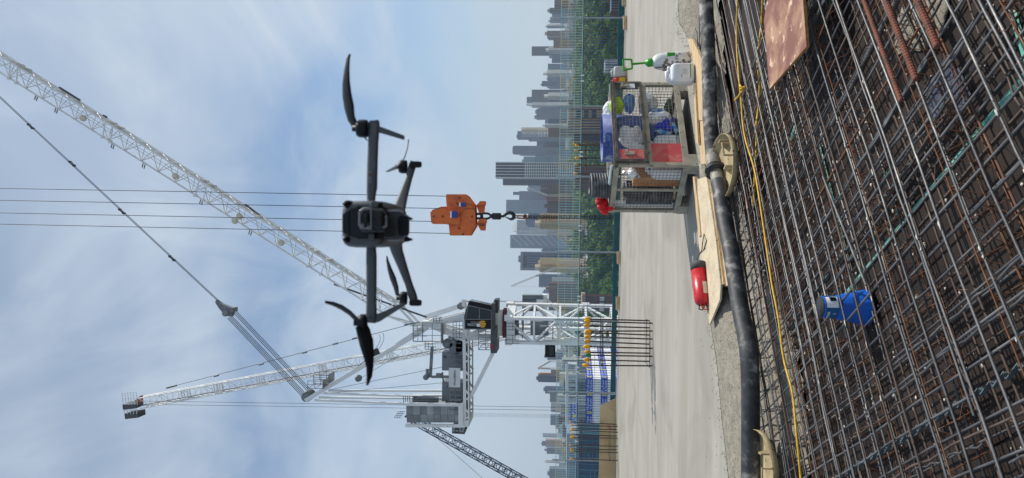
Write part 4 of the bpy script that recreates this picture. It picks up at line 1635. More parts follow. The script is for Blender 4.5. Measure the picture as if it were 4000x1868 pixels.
m_or = mat('hook_orange', rgb(222, 110, 46), .5, c2=rgb(196, 92, 42), ns=2.2, lo=.4, hi=.7, c3=rgb(104, 60, 40), s3=5, t3=.60, w3=.1)
m_bk = mat('hook_black', (.022, .026, .033, 1), .45, .3)
c0 = H(800, 580)
hb = thing('hook_block', 'orange crane hook block hanging on four wire ropes', 'hook block', c0)
main = [(590, 285), (605, 250), (880, 250), (920, 258), (1035, 410), (1050, 735), (960, 884), (650, 884), (635, 720), (622, 710)]
for dy in (-.30, .24):
    MB().prism([H(a, b, dy) for a, b in main], (0, .06, 0)).build('side_plate', m_or, hb)
inner = MB()
inner.prism([H(a, b, -.24) for a, b in [(700, 300), (900, 300), (1010, 430), (1020, 720), (940, 850), (700, 850)]], (0, .48, 0))
inner.prism([H(a, b, -.29) for a, b in [(588, 250), (606, 246), (900, 246), (900, 272), (600, 276)]], (0, .56, 0))
inner.build('housing', m_or, hb)
top_ = MB()
up_pl = [(352, 520), (500, 466), (605, 466), (612, 710), (395, 706), (366, 680)]
top_.prism([H(a, b, -.36) for a, b in up_pl], (0, .06, 0))
top_.prism([H(a - 4, b - 36, .02) for a, b in up_pl], (0, .06, 0))
build_split(top_, 'upper_plate', m_or, hb)
cv = MB()
cv.prism([H(a, b, -.42) for a, b in [(592, 490), (800, 490), (812, 640), (806, 716), (615, 716)]], (0, .12, 0))
cv.build('cover_plate', m_or, hb)
for pts in ([(1045, 412), (1110, 350), (1190, 350), (1170, 528), (1092, 528)], [(1055, 690), (1105, 628), (1205, 622), (1190, 806), (1116, 806)]):
    w_ = MB()
    w_.prism([H(a, b, -.06) for a, b in pts], (0, .12, 0))
    w_.prism([H(pts[1][0], pts[1][1], -.22), H(pts[2][0], pts[2][1], -.22), H(pts[2][0] - 4, pts[2][1] + 62, -.22), H(pts[1][0] - 40, pts[1][1] + 62, -.22)], (0, .44, 0))
    w_.build('guard_flap', m_or, hb)
sv = MB()
for yq in (300, 850, 560):
    sv.lathe([(0, -.05), (.22, -.05), (.18, 0), (.22, .05), (0, .05)], H(800 if yq != 560 else 500, 470 if yq == 300 else 690 if yq == 850 else 590, -.1), V((0, 1, 0)), 22)
sv.build('sheave', m_bk, hb)
bl = MB()
for (a, b) in ((800, 300), (765, 390), (545, 590), (995, 590), (792, 772), (400, 590), (855, 866)):
    bl.lathe([(0, 0), (.035, 0), (.035, .03), (.02, .05), (0, .05)], H(a, b, -.36 if a in (400, 545) else -.30), V((0, -1, 0)), 8)
bl.build('bolt', mat('bolt_brown', rgb(120, 70, 46), .5, .3), hb)
for i, (xa, xb, ya, yb) in enumerate(((822, 900, 378, 438), (692, 780, 515, 612))):
    b_ = MB().box((H(xa, ya) + H(xb, yb)) / 2 + V((0, -.36 if i == 0 else -.48, 0)), ((yb - ya) * .2494 * DH / FPX, .10, (xb - xa) * .2494 * DH / FPX))
    bo = b_.build('sensor_box', mat('sensor_blue', rgb(40, 64, 150), .45), hb)
    b_ = MB().box((H(xa - 8, ya) + H(xa - 8, yb)) / 2 + V((0, -.36 if i == 0 else -.48, 0)), ((yb - ya) * .2494 * DH / FPX * 1.05, .11, .05))
    b_.build('sensor_lid', m_wht, bo)
wr_ = MB()
wr_.tube([H(800, 590, -.45), H(840, 540, -.38), H(880, 475, -.34), H(960, 470, -.33), H(1030, 470, -.33)], .007, 5)
wr_.tube([H(910, 395, -.34), H(970, 400, -.33), H(1010, 430, -.32), H(1045, 520, -.32), H(1085, 552, -.2)], .006, 5)
wr_.build('sensor_cable', m_bk, hb)
sh = MB()
ring = []
for q in range(17):
    a = q / 16 * 2 * math.pi
    ring.append(H(1130 + 95 * math.cos(a) * .62 - 20, 578 + 46 * math.sin(a)))
sh.tube([H(1040, 545), H(1110, 545)], .042, 10)
sh.tube([H(1040, 615), H(1110, 615)], .042, 10)
sh.tube([H(1105, 545), H(1135, 560), H(1138, 600), H(1105, 617)], .045, 10)
for s_ in (-1, 1):
    sh.tube([H(1128, 578 + 38 * s_), H(1160, 578 + 42 * s_), H(1225, 578 + 40 * s_), H(1270, 578 + 16 * s_), H(1290, 578)], .04, 10)
sh.tube([H(1128, 540), H(1120, 578), H(1128, 616)], .04, 10)
sh.build('shackle', m_bk, hb)
sw = MB()
sw.lathe([(0, 0), (.09, 0), (.115, .025), (.115, .285), (.09, .31), (0, .31)], H(1290, 582), (H(1430, 582) - H(1290, 582)), 20)
sw.rod(H(1425, 582), H(1485, 582), .045, 10)
sw.build('swivel', m_bk, hb)
hk = MB()
hp = [H(1470, 578), H(1500, 555), H(1530, 534), H(1570, 525), H(1610, 535), H(1632, 562), H(1634, 592), H(1618, 618), H(1585, 630), H(1556, 618), H(1540, 600)]
hk.tube(hp, [.05, .052, .058, .066, .07, .07, .066, .058, .045, .03, .014], 10)
hk.tube([H(1500, 590), H(1530, 608), H(1560, 622)], .02, 8)
hk.build('hook', m_bk, hb)
# ropes and chain belong to the block and hang with it
for (xa, ya, dy) in ((596, 268, 0), (450, 462, -.1), (370, 665, -.1), (640, 852, 0)):
    p = H(xa, ya, dy)
    top = V((p.x + .35, p.y, 46))
    MB().rod(p + UP * -.15, top, .0125, 6).build('wire_rope', m_rope, hb)
m_ch = mat('chain_rust', rgb(70, 56, 46), .5, .5, c2=rgb(36, 34, 36), ns=6, lo=.4, hi=.6)
cf = MB()
cf.tube([H(1640, 570), H(1680, 572), H(1690, 600), H(1650, 615)], .02, 8)
cf.tube([H(1690, 575), H(1760, 575), H(1800, 590), H(1790, 615), H(1690, 610)], .028, 8)
for k in range(3):
    cf.tube([H(1780, 570 + 22 * k), H(1815, 560 + 28 * k), H(1830, 585 + 24 * k)], .035, 8)
cf.build('chain_master_link', mat('link_orange', rgb(176, 112, 60), .5, .3, c2=rgb(90, 60, 44), ns=8), hb)
for k, (yo, yb) in enumerate(((572, 566), (588, 584), (604, 600), (616, 616))):
    ch = MB()
    p0, p1 = H(1825, yo, .03 * k), H(1825, yb, .03 * k)
    p1 = V((p1.x + .02, p1.y, -1.6))
    ln_ = (p1 - p0).length
    n_ = int(ln_ / .085)
    for i in range(n_):
        a = p0.lerp(p1, i / n_)
        b = p0.lerp(p1, (i + 1.18) / n_)
        s_ = V((.026, 0, 0)) if i % 2 else V((0, .026, 0))
        ch.tube([a + s_, a, a - s_, b - s_, b, b + s_, a + s_], .0085, 4, caps=False)
    ch.build('chain', m_ch, hb, kind='stuff')

# ---------------------------------------------------------------- starter bars
m_bar = mat('mill_steel', (.078, .078, .082, 1), .5, .4, c2=(.20, .196, .19, 1), ns=5, lo=.35, hi=.7, sc3=(.35, 3, 3), c3=(.32, .30, .27, 1), s3=10, t3=.66, w3=.06, randv=.3, bump=.4, bs=90, bd=.004)
m_rust = mat('rusted_steel', (.15, .062, .026, 1), .85, .1, c2=(.085, .050, .034, 1), ns=7, lo=.4, hi=.65, sc3=(.4, 3, 3), c3=(.30, .27, .23, 1), s3=12, t3=.69, w3=.05, randv=.3, bump=.4, bs=90, bd=.004)
m_brown = mat('brown_steel', (.070, .050, .042, 1), .7, .25, c2=(.115, .080, .060, 1), ns=6, lo=.4, hi=.65, sc3=(.4, 3, 3), c3=(.26, .24, .21, 1), s3=12, t3=.67, w3=.06, randv=.3, bump=.4, bs=90, bd=.004)
m_dbar = mat('dark_column_bar', (.040, .030, .026, 1), .75, .2, c2=(.075, .058, .048, 1), ns=14)
m_cap = mat('yellow_cap', rgb(232, 172, 20), .45, c2=rgb(206, 140, 20), ns=20, randv=.12)
m_gcap = mat('green_cap', rgb(20, 120, 66), .45)


def rib_bar(mb, p0, p1, r, pitch=.012, n=8):
    """ribbed bar: rings of slightly larger radius"""
    p0, p1 = V(p0), V(p1)
    ln_ = (p1 - p0).length
    k = max(2, int(ln_ / pitch))
    pts, rs = [], []
    for i in range(k + 1):
        t = i / k
        pts.append(p0.lerp(p1, t))
        rs.append(r * (1.13 if i % 2 else .93))
    mb.tube(pts, rs, n, smooth=False)


def starters(name, label, bars, ties, h, mushroom=False, green=None, bent=True):
    c = V((sum(b.x for b in bars) / len(bars), sum(b.y for b in bars) / len(bars), 0))
    t = thing(name, label, 'starter bars', c, 'column starter bars with plastic caps')
    q = random.Random(len(bars))
    for i, b in enumerate(bars):
        hh = h * q.uniform(.975, 1.02)
        tp = b + V((q.uniform(-.028, .028), q.uniform(-.02, .02), hh))
        m_ = MB()
        rib_bar(m_, b + UP * -.05, tp, .0135, .03, 7)
        bo = m_.build('bar', m_dbar, t)
        m_ = MB()
        mush = mushroom and q.random() < .9
        if mush:
            m_.lathe([(.0, .045), (.034, .04), (.036, .022), (.018, .018), (.018, -.05), (.0, -.05)], tp, UP, 12)
        else:
            m_.lathe([(0, .05), (.026, .048), (.032, .03), (.044, -.06), (0, -.06)], tp, UP, 12)
        m_.build('cap', m_gcap if i == green else m_cap, bo)
    for zt in ties:
        MB().tube([p + UP * zt for p in bars_loop(bars)], .0055 if zt < .3 else .0075, 5).build('stirrup', m_dbar, t)
    return t


def bars_loop(bars):
    b = sorted(bars, key=lambda p: p.x)
    a0, a1 = b[0], b[-1]
    ys = [p.y for p in bars]
    y0, y1 = min(ys) - .02, max(ys) + .02
    x0, x1 = a0.x - .03, a1.x + .03
    ok = [V((x0, y0, 0)), V((x1, y0, 0)), V((x1, y1, 0)), V((x0, y1, 0)), V((x0, y0, 0))]
    return ok


bars = [gnd(2549, y) for y in (1263, 1293, 1325, 1361, 1392, 1429)] + [gnd(2538, y) for y in (1253, 1281, 1309, 1345, 1380, 1412)]
starters('starter_bars', 'twelve dark upright bars with orange caps and one green cap', bars, (.06, .93), 1.22, False, 4)
bars = [gnd(2413, y) for y in (1666, 1689, 1712, 1743, 1768, 1799)] + [gnd(2410, y) for y in (1658, 1678, 1704, 1757)]
starters('starter_bars', 'row of upright bars with yellow caps before the tan plywood upstand', bars, (.22, 1.02), 1.29, True)
bars = [gnd(2450, y) + V((0, -.2, 0)) for y in (545, 567, 598, 630, 667)] + [gnd(2444, y) for y in (541, 600)]
bars = [V((b.x * .925, 18.2 + .3 * (i > 4), 0)) for i, b in enumerate(bars)]
starters('starter_bars', 'five upright bars with yellow caps rising behind the blue tub', bars, (1.08, .4), 1.33, True)

# timber by the far edge
m_ply = mat('tan_plywood', rgb(186, 158, 116), .7, c2=rgb(206, 182, 140), ns=1.6, lo=.35, hi=.65, c3=rgb(196, 136, 70), s3=2.4, t3=.66, w3=.08, bump=.1)
m_pine = mat('pine_board', rgb(204, 178, 138), .8, c2=rgb(176, 148, 110), ns=3.0, sc3=(1, 9, 9), c3=rgb(150, 108, 66), s3=9, t3=.66, w3=.04, bump=.15, bs=30)
m_dust = mat('cement_dusted_board', rgb(206, 190, 160), .85, c2=rgb(186, 172, 146), ns=5, lo=.35, hi=.65, c3=rgb(134, 118, 92), s3=38, t3=.60, w3=.05, bump=.4, bs=40, bd=.006)
pa, pb = gnd(2411, 1596), gnd(2411, 1990)
m_ = MB()
m_.prism([pa + V((.18, .5, 0)), pb + V((0, .5, 0)), pb + V((0, .5, .50)), pa + V((-.05, .5, .46))], (0, .02, 0))
tag(m_.build('plywood_upstand', m_ply, o=pa.lerp(pb, .5) + V((0, .5, 0))), 'tan plywood board on edge behind the capped bars', 'plywood board')
for i, (x, y0, y1, z, lab) in enumerate(((2424, 983, 1031, .05, 'short pale timber on the slab edge under the framed dark tower'), (2420, 1159, 1211, .05, 'short pale timber on the slab edge near the crane mast'),
                                         (2449, 64, 114, .06, 'pale timber offcut on the slab edge near the top border'), (2444, -14, 22, .05, 'pale timber end cut by the top border of the photo'))):
    a, b = gnd(x, y1), gnd(x, y0)
    tag(MB().beam(a + UP * .05, b + UP * .055, .09, .095).build('timber_offcut', m_pine, o=a.lerp(b, .5)), lab, 'timber', 'timber offcuts on the slab edge')
a, b = gnd(2446, 335), gnd(2449, 262)
tag(MB().beam(a + UP * .02, b + UP * .02, .35, .03).build('plank', m_pine, o=a.lerp(b, .5)), 'flat yellowish plank under the far grey jerrycan', 'plank')

# ---------------------------------------------------------------- mesh stillage (tool cage)
m_cage = mat('cage_paint', rgb(152, 147, 132), .75, c2=rgb(178, 170, 150), ns=7, lo=.35, hi=.65, c3=rgb(84, 92, 82), s3=14, t3=.58, w3=.08, bump=.4, bs=60, bd=.004)
m_cdark = mat('cage_dark', rgb(70, 66, 60), .75, c2=rgb(112, 106, 94), ns=7, lo=.4, hi=.65, bump=.3)
m_cwire = mat('cage_wire', rgb(134, 129, 116), .75, c2=rgb(104, 100, 92), ns=20)
m_cred = mat('cage_red', rgb(198, 76, 78), .65, c2=rgb(206, 136, 124), ns=4, lo=.4, hi=.7, c3=rgb(186, 168, 146), s3=9, t3=.6, w3=.08, bump=.3)
m_cgreen = mat('cage_green', rgb(60, 96, 70), .75, c2=rgb(120, 122, 104), ns=12, lo=.42, hi=.6)
P0 = gnd(2712, 645, .05)
P0 = V((P0.x, P0.y, 0.02))
e1 = (gnd(2668, 332, .05) - P0)
e1.z = 0
LW = e1.length
e1.normalize()
e2 = V((-e1.y, e1.x, 0))
LD = .93
FZ, TZ, MZ = .13, 1.02, .585
cage = thing('stillage_cage', 'rusty red and grey wire mesh tool cage full of site gear', 'cage', P0)


def K(u, v, z):
    """cage frame: u along the long side, v along the short side, z up from its feet"""
    return P0 + e1 * u + e2 * v + UP * z


RK = Matrix((e1, e2, UP)).transposed()
fr_ = MB()
for u in (0, LW):
    for v in (0, LD):
        fr_.box(K(u, v, (FZ + TZ) / 2), (.05, .05, TZ - FZ), RK)
for v in (0, LD):
    for z in (FZ, TZ) if v else (FZ,):
        fr_.box(K(LW / 2, v, z), (LW + .06, .062, .075), RK)
fr_.box(K(LW / 2, -.005, MZ), (LW + .05, .045, .05), RK)
for u in (0, LW):
    for z in (FZ, TZ):
        fr_.box(K(u, LD / 2, z), (.064, LD, .07), RK)
fr_.build('frame', m_cage, cage)
MB().box(K(LW / 2, -.005, TZ + .005), (LW + .07, .06, .05), RK).build('top_rail', m_cdark, cage)
MB().box(K(-.002, LD / 2, TZ + .042), (.05, LD, .012), RK).build('green_rail', m_cgreen, cage)
for u in (.06, LW - .06):
    for v in (.05, LD - .05):
        MB().box(K(u, v, FZ / 2 - .03), (.2, .16, FZ + .05), RK).build('foot', m_cage, cage)
gs = MB().box(K(LW / 2, LD / 2, FZ - .01), (LW - .05, LD - .05, .03), RK)
gs.build('floor_sheet', m_cdark, cage)


def mesh_panel(parent, name, o, du, dv, nu_, nv_, r=.0027):
    m_ = MB()
    for i in range(nu_ + 1):
        a = o + du * (i / nu_)
        m_.rod(a, a + dv, r, 4)
    for j in range(nv_ + 1):
        a = o + dv * (j / nv_)
        m_.rod(a, a + du, r, 4)
    return m_.build(name, m_cwire, parent, kind='stuff')


mesh_panel(cage, 'lower_mesh', K(.36, -.01, FZ + .04), e1 * (LW - .40), UP * (MZ - FZ - .06), 20, 8)
mesh_panel(cage, 'end_mesh', K(-.01, .03, FZ + .04), e2 * (LD - .06), UP * (TZ - FZ - .06), 16, 18)
mesh_panel(cage, 'rear_mesh', K(.03, LD + .01, FZ + .04), e1 * (LW - .06), UP * (TZ - FZ - .06), 26, 18)
mesh_panel(cage, 'end_mesh', K(LW + .01, .03, FZ + .04), e2 * (LD - .06), UP * (TZ - FZ - .06), 16, 18)
MB().box(K(.195, -.012, FZ + .235), (.34, .008, .41), RK).build('red_plate', m_cred, cage)
MB().box(K(-.012, LD * .52, (FZ + TZ) / 2), (.02, .04, TZ - FZ), RK).build('end_bar', m_cage, cage)
# drop gate above, hanging slightly proud of the frame
gate = MB()
gz0, gz1 = MZ + .05, TZ - .01
for z in (gz0, gz1):
    gate.box(K(LW / 2, -.05, z), (LW - .02, .035, .035), RK)
for u in (.02, LW - .02):
    gate.box(K(u, -.05, (gz0 + gz1) / 2), (.035, .036, gz1 - gz0), RK)
go = gate.build('gate', m_cdark, cage)
mesh_panel(go, 'gate_mesh', K(.17, -.052, gz0), e1 * (LW - .30), UP * (gz1 - gz0), 22, 8)
MB().box(K(.12, -.055, (gz0 + gz1) / 2), (.19, .008, gz1 - gz0 - .06), RK).build('gate_plate', m_cred, go)
MB().box(K(LW - .09, -.053, (gz0 + gz1) / 2), (.12, .008, gz1 - gz0 - .06), RK).build('gate_end_plate', m_cdark, go)
MB().box(K(LW - .09, -.062, gz0 + .14), (.09, .006, .12), RK).build('pale_patch', m_wht, go)
for u in (.13, LW - .10):
    m_ = MB()
    m_.box(K(u, -.075, gz1 - .16), (.05, .03, .12), RK)
    m_.box(K(u + .03, -.085, gz1 - .12), (.06, .015, .03), RK)
    m_.build('latch', m_cage, go)

rq = random.Random(21)
# blue tub
m_tub = mat('blue_tub', rgb(40, 62, 132), .6, c2=rgb(74, 98, 160), ns=4, lo=.35, hi=.65, c3=rgb(160, 172, 192), s3=6, t3=.53, w3=.2, bump=.2, bs=14)
pc = K(.83, .34, 0)
tz = at(2356, 525, pc.y).z
tb = MB()
tax = V((-.02, .0, 1)).normalized()
tb.lathe([(.0, 0), (.26, 0), (.30, .42), (.335, 1.02), (.325, 1.02), (.29, .44), (.25, .04), (0, .04)], V((pc.x, pc.y, tz - 1.0)), tax, 36)
tag(tb.build('plastic_tub', m_tub, o=V((pc.x, pc.y, tz - 1.0))), 'tall scuffed blue plastic tub standing in the cage', 'tub')
# contents of the cage
m_sack = mat('white_sack', (.78, .78, .78, 1), .7, c2=(.86, .86, .85, 1), ns=8, bump=1.0, bs=11, bd=.06)
m_box = mat('cardboard', rgb(190, 130, 84), .8, c2=rgb(206, 150, 100), ns=5)
m_hiv = mat('hi_vis_yellow', rgb(200, 240, 40), .6)
m_bg = mat('glove_blue', rgb(16, 52, 200), .5, bump=.5, bs=40)
m_lb = mat('light_blue_bag', rgb(46, 110, 186), .45, c2=rgb(120, 170, 220), ns=9, bump=.6, bs=22, bd=.02)
m_pet = mat('bottle_clear_blue', rgb(150, 190, 220), .15, spec=.6)
m_petb = mat('bottle_blue_label', rgb(40, 130, 200), .3)
m_gls = mat('white_plastic', (.78, .79, .80, 1), .35, c2=(.70, .71, .72, 1), ns=3)
m_grn = mat('label_green', rgb(60, 150, 60), .5)
m_cu = mat('glove_red', rgb(216, 16, 24), .5, bump=.5, bs=40)


def blob_thing(name, label, cat, c, r, m, amp=.18, n=3, sub=None, R=None):
    b = MB()
    for k in range(n):
        q = V((rq.uniform(-.35, .35) * r[0], rq.uniform(-.35, .35) * r[1], rq.uniform(-.3, .3) * r[2])) if k else V((0, 0, 0))
        f = 1 if not k else rq.uniform(.5, .8)
        b.blob(V(c) + q, (r[0] * f, r[1] * f, r[2] * f), rq, 18, 12, amp * 1.25, R)
    return tag(b.build(name, m, o=c), label, cat)


blob_thing('white_sack', 'crumpled white sack pressed against the upper mesh gate', 'sack', K(.55, .05, .80), (.15, .04, .16), m_sack, .16, 4)
blob_thing('white_sack', 'white sack slumped low behind the red plates', 'sack', K(.30, .10, .72), (.12, .07, .13), m_sack, .14, 3)
blob_thing('white_sack', 'pale sack hanging down the middle of the lower mesh', 'sack', K(.86, .06, .44), (.12, .05, .20), m_sack, .12, 3)
blob_thing('white_cloth', 'white rag bundle at the far end of the lower mesh', 'cloth', K(1.22, .08, .52), (.13, .06, .12), m_sack, .2, 3)
blob_thing('white_cloth', 'white paper sticking out over the far cage rail', 'cloth', K(1.28, .30, 1.02), (.16, .10, .12), m_sack, .15, 2)
blob_thing('hi_vis_vest', 'bright yellow hi-vis cloth behind the upper mesh', 'vest', K(1.16, .06, .97), (.11, .045, .10), m_hiv, .1, 2)
blob_thing('blue_bag', 'light blue crinkled bag below the hi-vis cloth', 'bag', K(1.21, .06, .80), (.13, .045, .085), m_lb, .12, 3)
blob_thing('brown_cloth', 'dark red brown rag behind the middle rail', 'cloth', K(1.30, .14, .60), (.12, .06, .05), mat('rag_brown', rgb(104, 58, 52), .8, bump=.5, bs=30), .15, 2)
blob_thing('green_cloth', 'dull green rag on the cage floor', 'cloth', K(1.16, .10, .24), (.10, .06, .07), mat('rag_green', rgb(70, 88, 70), .8, bump=.5, bs=30), .15, 2)
gv = MB()
for (u, z, a, b_) in ((.74, .36, .07, .09), (.82, .32, .06, .06), (.70, .30, .05, .06), (.88, .26, .06, .05)):
    gv.blob(K(u, .06, z), (a, .04, b_), rq, 12, 8, .2)
tag(gv.build('rubber_gloves', m_bg, o=K(.78, .06, .3)), 'bunched royal blue rubber gloves behind the lower mesh', 'gloves')
# jerrycans inside


def jerrycan(name, label, cat, p, w_, d_, h_, R, m, lab=True, group=None, capm=None):
    t = thing(name, label, cat, p, group)
    b = MB()
    n_ = 20
    prof = [(0, .86), (.04, .98), (.10, 1), (.66, 1), (.76, .97), (.84, .86), (.88, .70), (.90, .55)]
    vs_, fs = [], []
    for (z, s_) in prof:
        for k in range(n_):
            a = 2 * math.pi * k / n_
            ca, sa = math.cos(a), math.sin(a)
            ex = .35
            x = math.copysign(abs(ca) ** ex, ca) * w_ / 2 * s_
            y = math.copysign(abs(sa) ** ex, sa) * d_ / 2 * s_
            vs_.append(V(p) + R @ V((x, y, z * h_)))
    for i in range(len(prof) - 1):
        for k in range(n_):
            k2 = (k + 1) % n_
            fs.append((i * n_ + k, i * n_ + k2, (i + 1) * n_ + k2, (i + 1) * n_ + k))
    fs.append(tuple(range((len(prof) - 1) * n_, len(prof) * n_)))
    b.add(vs_, fs, True)
    b.build('can_body', m, t)
    hd = MB()
    hd.tube([V(p) + R @ V((x * w_, 0, z * h_)) for x, z in ((-.34, .84), (-.26, 1.0), (.08, 1.02), (.18, .9))], .028 * w_ / .25, 8)
    hd.build('handle', m, t)
    MB().lathe([(0, 0), (.033, 0), (.033, .035), (0, .035)], V(p) + R @ V((.28 * w_, 0, .89 * h_)), R @ UP, 12).build('cap', capm or m, t)
    if lab:
        MB().box(V(p) + R @ V((.04 * w_, -d_ / 2 - .001, .36 * h_)), (w_ * .72, .004, h_ * .46), R).build('paper_label', m_wht, t)
        l_ = MB()
        l_.box(V(p) + R @ V((.04 * w_, -d_ / 2 - .004, .16 * h_)), (w_ * .70, .004, h_ * .035), R)
        l_.box(V(p) + R @ V((-.22 * w_, -d_ / 2 - .004, .50 * h_)), (w_ * .16, .004, h_ * .02), R)
        for k in range(4):
            l_.box(V(p) + R @ V((.0 * w_, -d_ / 2 - .0035, (.30 + .05 * k) * h_)), (w_ * .30, .003, h_ * .008), R)
        l_.build('label_print', m_grn, t)
    return t


jerrycan('jerrycan', 'white can with green stripe behind the lower mesh near the red plate', 'jerrycan', K(.44, .16, FZ + .01), .34, .22, .40, RK, m_gls)
jerrycan('jerrycan', 'white can with green stripe behind the end mesh', 'jerrycan', K(.12, .22, FZ + .01), .2, .24, .46, Matrix.Rotation(math.radians(90), 3, 'Z') @ RK, m_gls)
for (u, z, tilt, lab) in ((1.02, .30, .15, 'clear water bottle with blue label behind the lower mesh'), (.62, .18, 1.3, 'blue labelled bottle lying on the cage floor'), (.60, .27, .3, 'small blue bottle beneath the rubber gloves')):
    t = thing('water_bottle', lab, 'bottle', K(u, .05, z), 'water bottles in the cage')
    ax = (UP * math.cos(tilt) + e1 * math.sin(tilt)).normalized()
    MB().lathe([(0, 0), (.033, .005), (.033, .14), (.03, .16), (.013, .195), (.013, .21), (0, .21)], K(u, .05, z), ax, 14).build('bottle_body', m_pet, t)
    MB().lathe([(.0345, .06), (.0345, .12)], K(u, .05, z), ax, 14).build('bottle_label', m_petb, t)
    MB().lathe([(0, .208), (.015, .208), (.015, .228), (0, .228)], K(u, .05, z), ax, 12).build('bottle_cap', m_petb, t)
tag(MB().box(K(.16, .40, FZ + .33), (.22, .17, .62), Matrix.Rotation(.05, 3, 'Z') @ RK).build('cardboard_box', m_box, o=K(.16, .5, FZ)), 'upright brown cardboard box behind the end mesh', 'box')
m_ = MB()
m_.tube([K(.02, .16, .92), K(.02, .28, .80), K(.02, .26, .70), K(.02, .18, .74)], .018, 8)
m_.blob(K(.03, .20, .80), (.06, .09, .07), rq, 12, 8, .15)
tag(m_.build('white_helmet', m_gls, o=K(.03, .2, .7)), 'white hard hat with dark strap behind the end mesh', 'helmet')
tag(MB().blob(K(.02, .24, .77), (.03, .05, .035), rq, 10, 6, .1).build('red_rag', mat('rag_red', rgb(130, 30, 40), .6), o=K(.02, .24, .77)), 'small dark red bundle beside the hard hat', 'rag')
# corrugated duct coil on the top
m_duct = mat('duct_grey', rgb(70, 74, 80), .55, c2=rgb(120, 122, 122), ns=8, lo=.45, hi=.65)


def coil(name, label, c, R0, r_, n_, ax, step):
    m_ = MB()
    ax = V(ax).normalized()
    a = ax.orthogonal().normalized()
    if abs(a.z) < .5:
        a = ax.cross(a)
    b = ax.cross(a)
    pts = []
    for k in range(n_ * 22 + 1):
        t = k / 22 * 2 * math.pi
        pts.append(V(c) + a * R0 * math.cos(t) + b * R0 * math.sin(t) + ax * (step * k / 22))
    m_.tube(pts, r_, 8)
    return tag(m_.build(name, m_duct, o=c), label, 'duct coil')


coil('flexible_duct', 'coil of dark grey corrugated duct on the cage corner', K(.12, .56, TZ + .05), .155, .02, 7, UP, .037)
coil('flexible_duct', 'dark grey duct coil inside the cage behind the end mesh', K(.16, .74, FZ + .08), .15, .02, 16, UP, .040)
tag(MB().box(K(.05, .86, .6), (.03, .10, .85), RK).build('white_panel', m_gls, o=K(.05, .86, .2)), 'narrow white panel standing at the end mesh corner', 'panel')  # plain white panel of no particular material
gv = MB()
cg = K(.02, .86, TZ + .12)
for k, (a, z, l) in enumerate(((.0, .10, .06), (.5, .12, .05), (1.2, .08, .05), (-.6, .06, .06), (2.2, .04, .06), (3.4, .02, .05))):
    gv.blob(cg + V((math.cos(a) * .07, .0, z * .8 - .04)), (.055, .045, .05), rq, 12, 8, .25)
gv.blob(cg, (.09, .06, .08), rq, 14, 9, .2)
gv.blob(cg + V((-.02, -.03, -.10)), (.05, .04, .05), rq, 12, 8, .25)
tag(gv.build('red_gloves', m_cu, o=cg), 'crumpled bright red rubber gloves on the cage corner', 'gloves')
pp = MB().rod(K(.0, .02, TZ + .06), K(.04, .50, TZ + .06), .02, 8)
tag(pp.build('white_tube', m_gls, o=K(0, .2, TZ + .06)), 'short white tube lying along the green cage rail', 'tube')

# ---------------------------------------------------------------- things on the boards beside the cage
sp = gnd(2694, 232, .07)
spr = thing('pump_sprayer', 'white pump sprayer bottle with bright green handle, cement splashed', 'sprayer', sp)
sa = V((-.075, .02, 1)).normalized()
m_spr = mat('sprayer_white', (.74, .75, .74, 1), .35, c2=(.64, .65, .63, 1), ns=5, c3=(.26, .23, .18, 1), s3=4, t3=.60, w3=.05, bump=.3, bs=50)
m_sgr = mat('sprayer_green', rgb(50, 160, 36), .4)
MB().lathe([(0, 0), (.100, .0), (.112, .02), (.112, .36), (.105, .41), (.085, .46), (.05, .49), (0, .49)], sp, sa, 24).build('bottle', m_spr, spr)
m_ = MB()
rr = random.Random(9)
for k in range(120):
    a = rr.gauss(math.radians(205), .55)
    h_ = rr.uniform(.02, .36)
    d = (V((math.cos(a), math.sin(a), 0)))
    d = (d - sa * d.dot(sa)).normalized()
    m_.blob(sp + sa * h_ + d * .110, (rr.uniform(.006, .022),) * 3, rr, 6, 4, .1)
m_.build('cement_crust', m_rough, spr, kind='stuff')
m_ = MB()
m_.lathe([(0, .485), (.05, .485), (.056, .50), (.056, .555), (.04, .56), (.035, .58), (0, .58)], sp, sa, 18)
m_.build('collar', m_sgr, spr)
MB().rod(sp + sa * .575, sp + sa * .76, .013, 8, .016).build('pump_rod', m_sgr, spr)
hx = V((1, .1, .05)).normalized()
hc = sp + sa * .76
m_ = MB()
for (a, b) in (((-.062, 0), (.062, 0)), ((.062, 0), (.075, .11)), ((.075, .11), (-.075, .11)), ((-.075, .11), (-.062, 0))):
    m_.tube([hc + hx * a[0] + sa * a[1], hc + hx * b[0] + sa * b[1]], .0125, 8)
m_.build('handle', m_sgr, spr)
MB().box(sp + sa * .26 + V((.055, -.1, 0)), (.06, .01, .10)).build('green_mark', m_sgr, spr)
m_ = MB()
pts = [sp + sa * .46 + V((-.09, -.06, 0)), at(2660, 257, sp.y - .2), at(2690, 262, sp.y - .22), at(2688, 285, sp.y - .22), at(2670, 285, sp.y - .22), at(2664, 268, sp.y - .22), at(2690, 250, sp.y - .23), at(2720, 252, sp.y - .25), at(2724, 275, sp.y - .25), at(2700, 318, sp.y - .25)]
m_.tube(pts, .0065, 6)
m_.build('hose', m_bk, spr)
pj = gnd(2708, 291, .07)
jerrycan('jerrycan', 'white jerrycan with paper label on the board beside the sprayer', 'jerrycan', pj, .26, .20, .33, Matrix.Rotation(.15, 3, 'Z'), m_gls)
pj = gnd(2444, 284, .03)
jerrycan('jerrycan', 'cloudy grey jerrycan far off at the slab edge', 'jerrycan', pj, .30, .25, .36, Matrix.Rotation(.1, 3, 'Z'), mat('cloudy_plastic', (.45, .46, .44, 1), .4, c2=(.36, .37, .34, 1), ns=6), False)
